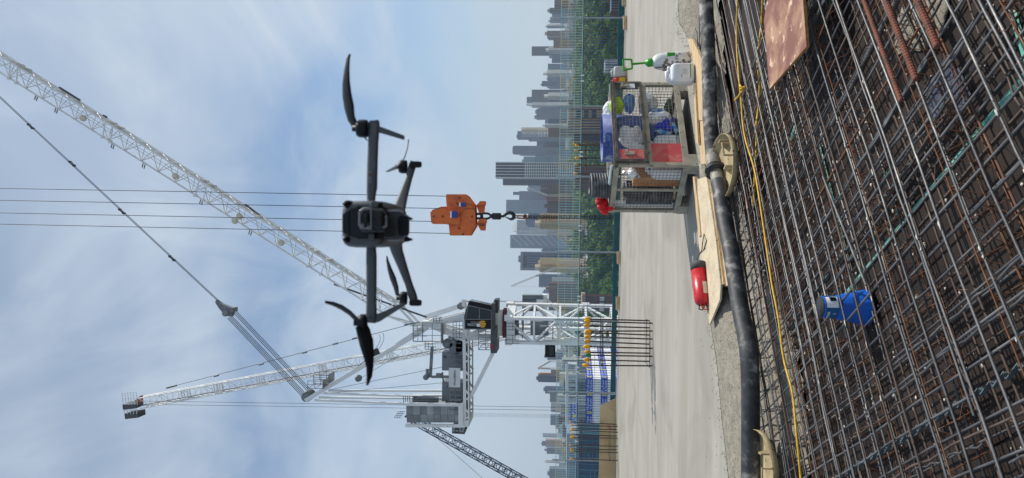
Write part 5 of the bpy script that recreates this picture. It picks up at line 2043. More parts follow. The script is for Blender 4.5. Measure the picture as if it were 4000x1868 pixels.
pj = gnd(2444, 318, .03)
t = jerrycan('fuel_can', 'red and yellow fuel can beside the far grey jerrycan', 'fuel can', pj, .20, .18, .33, Matrix.Rotation(-.2, 3, 'Z'), mat('can_red', rgb(206, 40, 26), .45), False)
MB().box(pj + V((-.01, -.095, .10)), (.19, .012, .16), Matrix.Rotation(-.2, 3, 'Z')).build('yellow_front', mat('can_yellow', rgb(214, 170, 30), .45), t)

# ---------------------------------------------------------------- boards along the pour edge


def board(pts, z0, th, m, label, name='plank', cat='plank', group=None, zs=None):
    zs = zs or [z0] * len(pts)
    ps = [gnd(x, y, z) for (x, y), z in zip(pts, zs)]
    m_ = MB()
    m_.prism(ps, (0, 0, -th))
    return tag(m_.build(name, m, o=ps[0]), label, cat, group)


GB = 'boards along the pour edge'
board([(2688, 152), (2704, 152), (2742, 235), (2744, 470), (2716, 470), (2706, 240)], .06, .03, m_pine, 'pale pine plank under the sprayer and white jerrycan', group=GB)
board([(2722, 430), (2744, 430), (2760, 640), (2738, 640)], .05, .03, m_pine, 'pale plank running under the cage towards the hose', group=GB)
board([(2709, 325), (2714, 325), (2727, 560), (2718, 560)], .085, .025, m_pine, 'narrow timber edge just below the cage mesh', group=GB)
board([(2724, 700), (2760, 690), (2796, 935), (2815, 1110), (2812, 1170), (2772, 1268), (2757, 1190), (2727, 930)], .075, .02, m_dust, 'big cement spattered board under the red cylinder', group=GB)
board([(2748, 560), (2757, 560), (2783, 760), (2800, 900), (2826, 1110), (2815, 1116), (2790, 900), (2772, 760)], .055, .05, m_pine, 'pine batten beside the hose along the big board', group=GB)
board([(2774, 700), (2784, 700), (2815, 900), (2843, 1115), (2824, 1120), (2802, 900)], .03, .07, m_pine, 'outer pine batten touching the black hose', group=GB)
board([(2706, 690), (2712, 690), (2727, 810), (2736, 920), (2729, 925), (2715, 800)], .09, .045, m_pine, 'thin stick leaning under the near cage foot', group=GB)

# red cylinder
m_cyl = mat('cylinder_red', rgb(190, 22, 34), .35, c2=rgb(170, 18, 30), ns=4, c3=(.5, .46, .40, 1), s3=60, t3=.66, w3=.04)
ca_, cb_ = gnd(2752, 1038, .17), gnd(2763, 1188, .17)
rc = .091
ca_ = at(2727, 1030, gnd(2752, 1045, .07).y)
cb_ = at(2746, 1192, gnd(2766, 1192, .07).y)
ax = (cb_ - ca_).normalized()
ln_ = (cb_ - ca_).length
cyl = thing('gas_cylinder', 'red steel cylinder lying on the spattered board, black rubber base', 'cylinder', ca_)
MB().lathe([(0, .05), (rc, .05), (rc, ln_ - .07), (rc * .93, ln_ - .035), (rc * .72, ln_ - .008), (rc * .4, ln_), (0, ln_)], ca_, ax, 28).build('shell', m_cyl, cyl)
MB().lathe([(0, -.01), (rc * .9, -.01), (rc * 1.03, .0), (rc * 1.03, .085), (0, .085)], ca_, ax, 28).build('base_cap', mat('rubber_grey', (.06, .06, .062, 1), .8, c2=(.09, .09, .09, 1), ns=8), cyl)
m_ = MB()
m_.lathe([(0, ln_ - .005), (.02, ln_ - .005), (.02, ln_ + .03), (.012, ln_ + .03), (.012, ln_ + .05), (0, ln_ + .05)], ca_, ax, 12)
m_.build('brass_valve', mat('brass', rgb(190, 150, 70), .35, .8), cyl)
m_ = MB()
hu = V((.2, -1, .25)).normalized()
hv = ax.cross(hu).normalized()
m_.tube([cb_ + hu * .03, cb_ + ax * .055 + hu * .06, cb_ + ax * .06 + hu * .02 - hv * .05, cb_ + ax * .06 - hu * .03 - hv * .06, cb_ - hu * .02 - hv * .03], .008, 7)
m_.build('valve_guard', m_cyl, cyl)
m_ = MB()
m_.tube([cb_ + UP * .04, cb_ + ax * .05 + UP * .05, cb_ + ax * .06 + UP * .01, cb_ + ax * .01 + UP * .0], .008, 7)
m_.build('grip', m_bk, cyl)
pl_ = MB()
side = (V((0, 0, EYE)) - ca_)
side = (side - ax * side.dot(ax)).normalized()
bi = ax.cross(side)
vs_, fs = [], []
for i in range(8):
    a = -.25 - i * .15
    for h_ in (.50, .78):
        vs_.append(ca_ + ax * (ln_ * h_) + (side * math.cos(a) + bi * math.sin(a)) * (rc + .0015))
for i in range(7):
    fs.append((i * 2, i * 2 + 1, i * 2 + 3, i * 2 + 2))
pl_.add(vs_, fs, True)
pl_.build('paper_label', mat('paper_cream', rgb(226, 206, 186), .7, c2=rgb(206, 186, 166), ns=30), cyl)
m_ = MB()
a0 = gnd(2716, 1030, .07)
m_.tube([gnd(2716, 1030, .08), gnd(2730, 1000, .07), gnd(2742, 975, .09), gnd(2744, 950, .10), gnd(2750, 915, .08), gnd(2760, 940, .08), gnd(2752, 968, .085), gnd(2744, 985, .07)], .006, 6)
tag(m_.build('wire_loop', m_brown, o=a0), 'loop of dark wire on the board by the cylinder base', 'wire')

# ---------------------------------------------------------------- concrete pump hose
m_hose = mat('black_rubber', (.026, .026, .027, 1), .7, c2=(.095, .094, .09, 1), ns=7, lo=.35, hi=.7, c3=(.36, .345, .31, 1), s3=6, t3=.47, w3=.2, bump=.5, bs=24, bd=.006, detail=8)
m_hclean = mat('black_rubber_clean', (.020, .022, .025, 1), .6, c2=(.072, .075, .078, 1), ns=6, lo=.38, hi=.7, sc3=(1, 1, 1), c3=(.30, .29, .26, 1), s3=6, t3=.54, w3=.18, bump=.4, bs=20, bd=.006, detail=8)
m_pipe = mat('muddy_steel', (.17, .15, .12, 1), .65, .3, c2=(.30, .28, .24, 1), ns=9, lo=.4, hi=.6, bump=.3)
m_skid = mat('cement_steel', rgb(178, 161, 124), .85, c2=rgb(150, 134, 100), ns=6, lo=.4, hi=.62, c3=rgb(96, 84, 62), s3=16, t3=.62, w3=.06, bump=.6, bs=40, bd=.006)
HZ = .085
hoset = thing('pump_hose', 'thick black concrete pump hose running along the pour edge', 'hose', gnd(2780, 500))


def hp(x, y):
    return gnd(x, y, HZ)


def smooth_path(pts, n):
    # Catmull-Rom through the points
    res = []
    for i in range(len(pts) - 1):
        p0, p1, p2, p3 = pts[max(i - 1, 0)], pts[i], pts[i + 1], pts[min(i + 2, len(pts) - 1)]
        for k in range(n):
            t = k / n
            res.append(.5 * ((2 * p1) + (p2 - p0) * t + (2 * p0 - 5 * p1 + 4 * p2 - p3) * t * t + (3 * p1 - p0 - 3 * p2 + p3) * t ** 3))
    res.append(pts[-1])
    return res


hr = .080
h1 = smooth_path([hp(2758, -300), hp(2759, 0), hp(2764, 120), hp(2768, 240), hp(2771, 360), hp(2775, 480), hp(2781, 570), hp(2787, 630)], 8)
MB().tube(h1, hr, 20).build('hose_length', m_hose, hoset)
h2 = smooth_path([hp(2806, 712), hp(2816, 760), hp(2829, 850), hp(2846, 935), hp(2856, 985), hp(2875, 1100), hp(2894, 1215), hp(2916, 1320), hp(2927, 1400), hp(2931, 1500), hp(2932, 1640), hp(2931, 1868), hp(2926, 2250)], 8)
MB().tube(h2, hr, 20).build('hose_length', m_hclean, hoset)
MB().tube([hp(2785, 610), hp(2791, 648)], hr * 1.05, 20).build('hose_collar', m_pipe, hoset)
MB().tube([hp(2791, 645), hp(2799, 680), hp(2808, 722)], hr * .86, 20).build('steel_pipe', m_pipe, hoset)
cp = hp(2796, 666)
cd_ = (hp(2808, 722) - hp(2785, 610)).normalized()
m_ = MB()
m_.lathe([(hr * .9, -.035), (hr * 1.28, -.03), (hr * 1.3, .0), (hr * 1.28, .03), (hr * .9, .035)], cp, cd_, 24)
sd_ = cd_.cross(UP).normalized()
for k in range(3):
    pts = []
    for q in range(18):
        a = q / 17 * 5.4 + k
        pts.append(cp + cd_ * (.02 * k - .02) + (sd_ * math.cos(a) + UP * math.sin(a)) * (hr * (1.30 + .05 * k)))
    m_.tube(pts, .011, 6)
pts = [cp - sd_ * .08 + UP * .07, cp - sd_ * .12 + UP * .05, cp - sd_ * .14, cp - sd_ * .12 - UP * .05]
m_.tube([cp + V((-.02, .09, .06)), cp + V((-.05, .135, .03)), cp + V((-.06, .14, -.02)), cp + V((-.03, .10, -.06))], .013, 7)
m_.build('coupling_clamp', mat('rubber_clamp', (.018, .018, .02, 1), .55, c2=(.04, .04, .04, 1), ns=14), hoset)


def skid(label, c, ax, r):
    """shallow steel sledge dish that carries the hose on two saddle plates"""
    t = thing('hose_skid', label, 'hose skid', c, 'steel skids under the hose')
    m_ = MB()
    m_.lathe([(0, 0), (r * .6, .003), (r * .88, .012), (r * .98, .035), (r, .085), (r * .985, .087), (r * .96, .055), (r * .86, .02), (r * .6, .010), (0, .009)], c, V((.02, -.13, 1)), 44)
    m_.build('dish', m_skid, t)
    sd_ = ax.cross(UP).normalized()
    for s_ in (-.55, .55):
        m_ = MB()
        p = c + ax * (r * s_)
        m_.prism([p - sd_ * r * .62 + UP * -.01, p + sd_ * r * .62 + UP * -.01, p + sd_ * r * .62 + UP * .10, p + sd_ * r * .48 + UP * .11, p + sd_ * r * .26 + UP * .01, p - sd_ * r * .26 + UP * .01, p - sd_ * r * .48 + UP * .11, p - sd_ * r * .62 + UP * .10], ax * .014)
        m_.build('saddle_plate', m_skid, t)
    for s_ in (-1, 1):
        m_ = MB()
        p = c + sd_ * (r * .72 * s_) - UP * .05
        m_.tube([p - ax * .09 + UP * .07, p - ax * .09 + UP * .15, p + ax * .09 + UP * .15, p + ax * .09 + UP * .07], .012, 8)
        m_.build('handle', m_skid, t)
    return t


hmid = hp(2800, 668)
skid('round steel hose skid under the clamped hose joint', V((hmid.x + .02, hmid.y - .13, -.005)), cd_, .36)
hm2 = hp(2932, 1790)
skid('round steel hose skid cut by the bottom border of the photo', V((hm2.x - .06, hm2.y - .14, -.005)), V((1, .02, 0)).normalized(), .34)

# ---------------------------------------------------------------- cords
m_yc = mat('yellow_cord', rgb(222, 176, 40), .6, c2=rgb(196, 150, 30), ns=30)
cp_ = [(2886, -120), (2881, 0), (2877, 100), (2879, 200), (2889, 331), (2895, 390), (2901, 475), (2913, 550), (2946, 658), (2966, 774), (2992, 950), (3015, 1108), (3040, 1240), (3061, 1400), (3095, 1536), (3112, 1700), (3128, 1868), (3150, 2100)]
pts = smooth_path([gnd(x, y, .018 + .006 * math.sin(x * y)) for x, y in cp_], 6)
yc = MB()
yc.tube(pts, .0085, 8)
tag(yc.build('yellow_cord', m_yc, o=gnd(2901, 475)), 'knotted yellow cord lying across the top of the steel mat', 'cord')
kn = MB()
kc = gnd(2895, 350, .03)
kn.tube([gnd(2889, 331, .02), gnd(2900, 345, .05), gnd(2905, 352, .02), gnd(2893, 362, .05), gnd(2888, 372, .03), gnd(2870, 392, .02)], .009, 7)
kn.tube([gnd(2892, 350, .05), gnd(2902, 342, .03), gnd(2912, 335, .05), gnd(2906, 348, .02)], .009, 7)
kn.build('knot', m_yc, None, o=kc)
kn_o = bpy.data.objects['knot']
kn_o.parent = bpy.data.objects['yellow_cord']
kn_o.location = kc - gnd(2901, 475)
c2_ = [(2980, -40), (2975, 90), (2968, 150), (2960, 250), (2968, 330), (2962, 430), (2955, 487), (2955, 560), (2948, 700), (2944, 810)]
yc = MB()
yc.tube(smooth_path([gnd(x, y, -.085 - .02 * (i % 2)) for i, (x, y) in enumerate(c2_)], 6), .011, 7)
tag(yc.build('yellow_cord', m_yc, o=gnd(2960, 400, -.06)), 'yellow cord threaded beneath the top bars below the knotted one', 'cord')

# ---------------------------------------------------------------- reinforcement mat
RR = random.Random(17)


def bar_mesh(name, ln_, r, m, seed, n=6):
    q = random.Random(seed)
    mb = MB()
    k = 14
    pts = []
    for i in range(k + 1):
        pts.append(V((ln_ * (i / k - .5), q.uniform(-.011, .011), q.uniform(-.006, .005))))
    mb.tube(pts, r, n)
    return mb.mesh(name, m)


TEM = {}
for nm, m in (('steel', m_bar), ('rust', m_rust), ('brown', m_brown)):
    for r in (6, 8, 10):
        for k in range(2):
            TEM[nm, r, k] = bar_mesh('rebar', 9.0, r * .00082, m, r + k * 7 + len(nm))


def dirpt(p_perp, t, d, z):
    n_ = V((-d.y, d.x, 0))
    return n_ * p_perp + d * t + UP * z


def lay(root, d, p, z, t0, t1, nm, r, jit=.012):
    """one bar of the mat; short ones reuse the same template, scaled along its length"""
    me_ = TEM[nm, r, RR.randrange(2)]
    o_ = bpy.data.objects.new('rebar', me_)
    col.objects.link(o_)
    o_.parent = root
    a = dirpt(p + RR.uniform(-jit, jit), t0, d, z)
    b = dirpt(p + RR.uniform(-jit, jit), t1, d, z + RR.uniform(-.003, .003))
    dd = (b - a)
    o_.location = a.lerp(b, .5) - ORIG[root.name]
    o_.rotation_mode = 'QUATERNION'
    o_.rotation_quaternion = dd.to_track_quat('X', 'Z')
    o_.scale = (dd.length / 9.0, 1, 1)
    return o_


top = thing('reinforcement_mat', 'upper crossed mat of grey and rusty steel bars over the dark deck', 'rebar mat', (0, 0, 0), 'reinforcement mats')
bot = thing('reinforcement_mat', 'lower crossed mat of rusty steel bars lying just over the dark deck', 'rebar mat', (0, 0, DZ), 'reinforcement mats')
# top layer along A
p = 1.38
k = 0
while p < 7.3:
    c = RR.random()
    nm = 'steel' if c < .74 else ('brown' if c < .92 else 'rust')
    lay(top, dA, p, -.03, -3.6, 7.6 if p < 6.2 else 6.5, nm, 8 if p < 5 else 6, .008)
    if RR.random() < .16:
        lay(top, dA, p + .022, -.03, RR.uniform(-1, 2), 7, 'steel', 8)
    p += .206
# denser fine bars near the hose
for q in range(8):
    lay(top, dA, 5.1 + q * .14 + RR.uniform(-.04, .04), -.05, -1 + RR.uniform(0, 1.5), RR.uniform(4.5, 7.6), 'steel' if q % 3 else 'brown', 6)
# top layer along B, pairs and laps
p = -4.9
while p < 2.4:
    c = RR.random()
    nm = 'steel' if c < .70 else ('brown' if c < .88 else 'rust')
    t0, t1 = -.5, 9.2
    if RR.random() < .25:
        t0 = RR.uniform(1.5, 3.5)
    lay(top, dB, p, -.047, t0, t1, nm, 8)
    if RR.random() < .5:
        a_ = RR.uniform(1.0, 5.5)
        lay(top, dB, p + .021, -.047, a_, a_ + RR.uniform(1.2, 3.0), 'steel' if RR.random() < .75 else 'brown', 8)
    if RR.random() < .3:
        a_ = RR.uniform(1.0, 5.5)
        lay(top, dB, p - .05, -.062, a_, a_ + RR.uniform(.8, 2.0), 'brown', 6)
    p += .158 + RR.uniform(-.035, .035)
# bottom layers
p = 1.0
while p < 7.0:
    c = RR.random()
    lay(bot, dA, p + .08, DZ + .045, -3.6, 7.6, 'rust' if c < .24 else ('brown' if c < .5 else 'steel'), 8)
    p += .15
p = -5.0
while p < 2.5:
    lay(bot, dB, p + .05, DZ + .028, -.5, 9.0, 'brown' if RR.random() < .3 else 'steel', 8)
    p += .20
# odd short bars left between the mats
for k in range(46):
    d_ = dA if k % 3 else dB
    a_ = RR.uniform(-2, 5) if k % 3 else RR.uniform(1.5, 6.5)
    q_ = RR.uniform(1.6, 6.4) if k % 3 else RR.uniform(-3.6, 1.6)
    lay(top, d_, q_, RR.uniform(-.19, -.08), a_, a_ + RR.uniform(.5, 1.8), RR.choice(['brown', 'brown', 'steel', 'rust']), RR.choice([6, 8]), .05)
# thin rusty lattice chairs that hold the top mat up
m_wire = mat('rusty_wire', rgb(112, 66, 36), .85, c2=rgb(140, 112, 84), ns=5, lo=.5, hi=.7, sc3=(1, 1, 1))
for (pp, z0, t0, t1, lab) in ((1.95, 0, -2.5, 5, ''), (2.68, 0, -2.5, 5, ''), (3.42, 0, -2.0, 5, ''), (4.3, 0, -1.5, 6, ''), (5.2, 0, -1, 6, '')):
    m_ = MB()
    n_ = int((t1 - t0) / .2)
    m_.rod(dirpt(pp, t0, dA, -.045), dirpt(pp, t1, dA, -.045), .0035, 5)
    m_.rod(dirpt(pp - .05, t0, dA, DZ + .02), dirpt(pp - .05, t1, dA, DZ + .02), .003, 5)
    m_.rod(dirpt(pp + .05, t0, dA, DZ + .02), dirpt(pp + .05, t1, dA, DZ + .02), .003, 5)
    for i in range(n_):
        t = t0 + i * .2
        for s_ in (-.05, .05):
            m_.rod(dirpt(pp + s_, t, dA, DZ + .02), dirpt(pp, t + .1, dA, -.045), .0022, 4)
            m_.rod(dirpt(pp, t + .1, dA, -.045), dirpt(pp + s_, t + .2, dA, DZ + .02), .0022, 4)
    m_.build('lattice_chair', m_wire, top)
# grey zigzag plastic spacers under the bottom mat
m_zig = mat('spacer_grey', rgb(92, 104, 108), .5)
for (pp, t0, t1) in ((-1.15, 2.2, 7), (.12, 2.2, 6), (-2.5, 3, 8), (1.3, 2, 6), (-3.6, 4, 8)):
    m_ = MB()
    n_ = int((t1 - t0) / .055)
    pts = []
    for i in range(n_ + 1):
        pts.append(dirpt(pp + (.028 if i % 2 else -.028), t0 + i * .055, dB, DZ + .03 + (.035 if i % 2 else 0)))
    for i in range(n_):
        m_.beam(pts[i], pts[i + 1], .004, .022)
    m_.build('zigzag_spacer', m_zig, bot)
# tie wire knots at crossings: tiny, far too many to pick apart
m_ = MB()
for i in range(900):
    pA = 1.38 + .206 * RR.randrange(0, 27)
    t = RR.uniform(-2.5, 5.5)
    c = dirpt(pA, t, dA, -.028)
    a = RR.uniform(0, 6.28)
    d = V((math.cos(a), math.sin(a), RR.uniform(-.2, .5))) * RR.uniform(.014, .032)
    m_.rod(c - d * .5, c + d, .0016, 3)
for i in range(220):
    c = V((RR.uniform(-2.6, 3.2), RR.uniform(2.3, 7.5), RR.uniform(-.2, -.02)))
    a = RR.uniform(0, 6.28)
    d = V((math.cos(a), math.sin(a), RR.uniform(-.5, .5))) * RR.uniform(.04, .13)
    m_.rod(c - d, c + d, .0016, 3)
m_.build('tie_wire', m_wire, top, kind='stuff')
# spilled cement drops
m_ = MB()
for i in range(1100):
    if RR.random() < .22:
        pA = 1.38 + .206 * RR.randrange(0, 27)
        c = dirpt(pA, RR.uniform(-2.5, 5.5), dA, -.023)
        r_ = (RR.uniform(.006, .03), RR.uniform(.004, .008), RR.uniform(.002, .004))
    else:
        c = V((RR.uniform(-2.6, 3.4), RR.uniform(2.2, 7.6), DZ + .001))
        k = RR.uniform(.004, .016) * (1.8 if RR.random() < .07 else 1)
        r_ = (k, k * RR.uniform(.5, 1), k * .4)
    m_.blob(c, r_, RR, 6, 4, .15, Matrix.Rotation(ang, 3, 'Z'))
o = m_.build('cement_drops', mat('cement_drop', (.55, .52, .45, 1), .9, c2=(.38, .35, .29, 1), ns=30), kind='stuff')

# grit and mortar lumps along the pour edge and on the slab
m_ = MB()
for i in range(700):
    k = RR.random()
    p = fr[RR.randrange(20, 165)]
    q = p + V((RR.uniform(-.15, .15), abs(RR.gauss(0, .12 if k < .9 else .5)), .002))
    r_ = RR.uniform(.003, .009) * (1.6 if RR.random() < .06 else 1)
    m_.blob(q, (r_ * 1.3, r_, r_ * .6), RR, 6, 4, .25)
m_.build('mortar_grit', mat('mortar', (.34, .31, .25, 1), .95), kind='stuff')
# loose thick bars lying on the mat
m_thick = mat('thick_rust_bar', rgb(118, 66, 44), .8, c2=rgb(84, 54, 44), ns=9, lo=.4, hi=.65, c3=rgb(196, 184, 164), s3=16, t3=.66, w3=.05)
m_thickd = mat('thick_dark_bar', rgb(58, 54, 54), .6, .3, c2=rgb(96, 90, 84), ns=9)
for (a, b, r, m, lab, pitch) in (((3352, -60), (3520, 395), .0125, m_thick, 'long rust red thick bar lying over the mat near the brown plywood', .022), ((3440, -50), (3579, 312), .016, m_thick, 'ribbed rusty thick bar, middle one of three', .020),
                                 ((3565, -40), (3662, 183), .0165, m_thick, 'short ribbed rusty bar over the pale dusty patch', .020), ((3520, -30), (3249, 490), .014, m_thickd, 'dark screw-threaded bar crossing beneath the mat', .026),
                                 ((3215, 690), (3384, 1115), .008, m_bar, 'thin shiny ribbed bar reaching towards the blue bucket', .014)):
    z = .022 if m is m_thick else (-.05 if m is m_thickd else -.005)
    m_ = MB()
    rib_bar(m_, gnd(a[0], a[1], z), gnd(b[0], b[1], z), r, pitch / 2, 10)
    tag(m_.build('loose_bar', m, o=gnd(b[0], b[1], z)), lab, 'steel bar', 'loose thick bars on the mat')

# turquoise joint tape on the deck
m_tape = mat('turquoise_tape', rgb(84, 160, 140), .5, c2=rgb(130, 186, 166), ns=8, lo=.4, hi=.6, c3=rgb(40, 90, 80), s3=14, t3=.64, w3=.05)
m_tapeg = mat('green_tape', rgb(20, 140, 84), .45)
for (a, b, wd, m, lab) in (((4120, 150), (3300, 1150), .032, m_tape, 'long turquoise tape strip crossing the deck beneath the bars'), ((3200, 560), (3545, 1930), .026, m_tape, 'turquoise tape strip passing beside the blue bucket'),
                           ((3960, 60), (4040, 330), .045, m_tape, 'wide turquoise tape piece at the picture border'), ((3215, 120), (3262, -30), .07, m_tapeg, 'green tape under the brown plywood corner'),
                           ((3110, 470), (3085, 560), .03, m_tape, 'short turquoise tape piece past the brown plywood'), ((3455, 690), (3480, 655), .016, m_tapeg, 'tiny bright green tape scrap on the deck')):
    p0, p1 = gnd(*a, DZ + .004), gnd(*b, DZ + .004)
    m_ = MB()
    m_.beam(p0, p1, wd, .003)
    m_.beam(p0 + V((0, 0, .0025)), p1 + V((0, 0, .0025)), wd * .28, .004)
    tag(m_.build('tape_strip', m, o=p0.lerp(p1, .5)), lab, 'tape', 'tape strips on the deck')
# dusty pale patch of spilled cement on the deck
m_ = MB()
for (x, y, r) in ((3610, 40, .22), (3530, 120, .14), (3680, 20, .12)):
    c = gnd(x, y, DZ)
    m_.blob(c + UP * .002, (r, r * .7, .008), RR, 18, 6, .22)
tag(m_.build('cement_spill', m_rough, o=gnd(3610, 40, DZ)), 'pale dried cement spill on the deck beneath the thick bars', 'spill')
g_ = MB()
for (x, y) in ((3700, 300), (3650, 380), (3740, 360)):
    p = gnd(x, y, DZ + .006)
    g_.box(p, (.20, .16, .004), Matrix.Rotation(ang, 3, 'Z'))
tag(g_.build('grey_sheet', mat('grey_sheet', rgb(66, 70, 84), .35, c2=rgb(80, 84, 98), ns=5), o=gnd(3700, 340, DZ)), 'shiny slate grey sheet scrap lying on the deck', 'sheet')

# film faced plywood sheet on the mat
m_film = mat('worn_film_plywood', rgb(122, 76, 62), .65, c2=rgb(170, 130, 102), ns=3.2, lo=.42, hi=.66, c3=rgb(204, 176, 144), s3=7, t3=.60, w3=.06, bump=.15, detail=8)
m_edge = mat('plywood_edge', rgb(170, 124, 62), .7, c2=rgb(140, 98, 48), ns=30)
q = [gnd(2985, 79, .045), gnd(3006, 349, .045), gnd(3152, 182, .045)]
dv_ = (q[0] - q[1]).normalized()
du_ = (q[2] - q[1]).normalized()
nU = (q[2] - q[1]).length
c1 = q[1]
pw = thing('plywood_sheet', 'worn reddish brown film faced plywood sheet on the mat', 'plywood sheet', c1)
cn = [c1, c1 + du_ * nU, c1 + du_ * nU + dv_ * 1.6, c1 + dv_ * 1.6]
fq = [q[1], q[2], gnd(3126, -150, .045), gnd(3020, -150, .045), q[0]]
MB().prism(fq, (0, 0, -.019)).build('core', m_edge, pw)
MB().prism([p + UP * .0025 for p in fq], (0, 0, -.002)).build('face', m_film, pw)

# blue bucket upside down among the bars
m_bk1 = mat('bucket_blue', rgb(14, 92, 196), .4, c2=rgb(24, 108, 214), ns=5)
m_bk2 = mat('bucket_label_blue', rgb(18, 84, 140), .4, c2=rgb(14, 70, 120), ns=7)
m_bk3 = mat('bucket_base_grey', rgb(56, 60, 66), .9, spec=.1)
bt = at(3206, 1199, 4.80)
bb_ = gnd(3388, 1215, DZ + .02)
bax = UP
bh = bt.z - (DZ + .03)
bc = V((bt.x, bt.y, DZ + .03))
bk = thing('paint_bucket', 'bright blue bucket standing upside down among the bars', 'bucket', bc)
rt_ = 40 / FPX * 4.9
prof = [(rt_ * 1.66, 0), (rt_ * 1.62, .03), (rt_ * 1.42, bh * .30), (rt_ * 1.2, bh * .58), (rt_ * 1.06, bh * .70), (rt_ * 1.0, bh * .98), (rt_ * .96, bh)]
m_ = MB()
n_ = 64
vs_, fs = [], []
for (r, h_) in prof:
    for k in range(n_):
        a = 2 * math.pi * k / n_
        fl = 1 + (.022 * math.cos(a * 16) * max(0, 1 - h_ / (bh * .62)))
        vs_.append(bc + V((math.cos(a) * r * fl, math.sin(a) * r * fl, h_)))
for i in range(len(prof) - 1):
    for k in range(n_):
        k2 = (k + 1) % n_
        fs.append((i * n_ + k, i * n_ + k2, (i + 1) * n_ + k2, (i + 1) * n_ + k))
m_.add(vs_, fs, True)
m_.build('body', m_bk1, bk)
MB().lathe([(rt_ * .97, bh - .008), (rt_ * .99, bh + .004), (rt_ * .45, bh + .002), (rt_ * .42, bh + .006), (0, bh + .006)], bc, UP, 40).build('base_disc', m_bk3, bk)
MB().lathe([(rt_ * 1.085, bh * .69), (rt_ * 1.025, bh * .96)], bc, UP, 48).build('label_band', m_bk2, bk)
m_ = MB()
vs_, fs = [], []
for k in range(9):
    a = math.radians(-88 + k * 8)
    for h_, r in ((bh * .70, rt_ * 1.092), (bh * .95, rt_ * 1.035)):
        vs_.append(bc + V((math.cos(a) * r, math.sin(a) * r, h_)))
for k in range(8):
    fs.append((2 * k, 2 * k + 2, 2 * k + 3, 2 * k + 1))
m_.add(vs_, fs, True)
m_.build('white_label', m_wht, bk)
m_ = MB()
for k in range(5):
    a = math.radians(-52 + 5 * k)
    r = rt_ * 1.10
    p = bc + V((math.cos(a) * r, math.sin(a) * r, bh * .80))
    m_.box(p, (.004, .004, bh * (.12 if k % 2 else .15)), Matrix.Rotation(a, 3, 'Z'))
m_.build('barcode', m_cb, bk)
for k, ch in enumerate('INTER'):
    a = math.radians(-150 + k * 9)
    d = V((math.cos(a), math.sin(a), 0))
    text('lettering', ch, bc + d * rt_ * 1.05 + UP * bh * .90, V((-d.y, d.x, 0)), UP, .018, m_wht, bk, .0005)
text('lettering', 'S', bc + V((math.cos(math.radians(-120)), math.sin(math.radians(-120)), 0)) * rt_ * 1.075 + UP * bh * .78, (math.sin(math.radians(120)), math.cos(math.radians(120)), 0), UP, .016, m_wht, bk, .0005)

# shadowed lone rods sticking out near the plank
m_ = MB()
for (a, b, z) in (((2716, 110), (2738, 240), .03), ((2722, 120), (2726, 220), .04), ((2730, 60), (2734, 250), .02), ((2715, 150), (2722, 180), .03)):
    m_.rod(gnd(*a, z), gnd(*b, z), .007, 6)
tag(m_.build('bent_rods', m_bar, o=gnd(2722, 170, .03)), 'few dark bent rods by the hose beyond the pine plank', 'rods')

# ---------------------------------------------------------------- camera drone hovering close by
m_dg = mat('drone_grey', (.068, .075, .083, 1), .5, c2=(.082, .089, .097, 1), ns=30)
m_dk = mat('drone_dark', (.010, .012, .016, 1), .5, spec=.25)
m_dgl = mat('drone_lens', (.004, .005, .006, 1), .12, spec=.3)
m_drim = mat('drone_rim', (.20, .21, .22, 1), .4)
m_dtxt = mat('drone_print', (.25, .26, .27, 1), .5)
m_dred = mat('drone_red', rgb(150, 40, 44), .5)


def D(x, y, Y_):
    return at(x, y, Y_)


dr0 = D(1465, 878, 1.03)
dro = thing('camera_drone', 'dark grey folding quadcopter drone hovering close to the camera', 'drone', dr0)
m_ = MB()
secs = [(.950, 1420, 876, 70, 76), (.953, 1421, 876, 80, 84), (.962, 1423, 876, 86, 89), (.985, 1426, 876, 90, 91), (1.02, 1440, 877, 98, 91), (1.08, 1476, 880, 92, 86), (1.14, 1515, 882, 74, 76), (1.18, 1528, 884, 60, 66), (1.195, 1530, 884, 46, 48)]
n_ = 36
vs_, fs = [], []
for (Y_, xc, yc, hx_, hy_) in secs:
    for k in range(n_):
        a = 2 * math.pi * k / n_
        ca, sa = math.cos(a), math.sin(a)
        e = .42
        vs_.append(D(xc + math.copysign(abs(ca) ** e, ca) * hx_, yc + math.copysign(abs(sa) ** e, sa) * hy_, Y_))
for i in range(len(secs) - 1):
    for k in range(n_):
        k2 = (k + 1) % n_
        fs.append((i * n_ + k, i * n_ + k2, (i + 1) * n_ + k2, (i + 1) * n_ + k))
fs.append(tuple(range(n_ - 1, -1, -1)))
fs.append(tuple(range((len(secs) - 1) * n_, len(secs) * n_)))
m_.add(vs_, fs, True)
m_.build('body', m_dg, dro)
# front visor and sensor eyes
m_ = MB()
m_.prism([D(1338, 838, .951), D(1362, 824, .946), D(1363, 920, .946), D(1338, 908, .951)], (0, .012, 0))
m_.build('visor', m_dgl, dro)
m_ = MB()
m_.prism([D(1367, 824, .946), D(1402, 804, .945), D(1506, 812, .947), D(1506, 932, .947), D(1402, 934, .945), D(1367, 922, .946)], (0, .012, 0))
m_.build('camera_bay', m_dk, dro)
for yq in (798, 936):
    e = MB()
    e.lathe([(0, .004), (.0030, .003), (.0048, 0), (.0056, -.004), (.0056, -.012), (0, -.012)], D(1352, yq, .949), V((0, -1, .25)), 18)
    eo = e.build('sensor_eye', m_dk, dro)
    MB().lathe([(0, .0055), (.0026, .0048), (.0034, .0025)], D(1352, yq, .949), V((0, -1, .25)), 16).build('sensor_lens', m_dgl, eo)
m_ = MB()
m_.prism([D(1348, 812, .96), D(1384, 790, .968), D(1396, 800, .955), D(1366, 822, .946)], (0, .012, 0))
m_.build('brow', m_dg, dro)
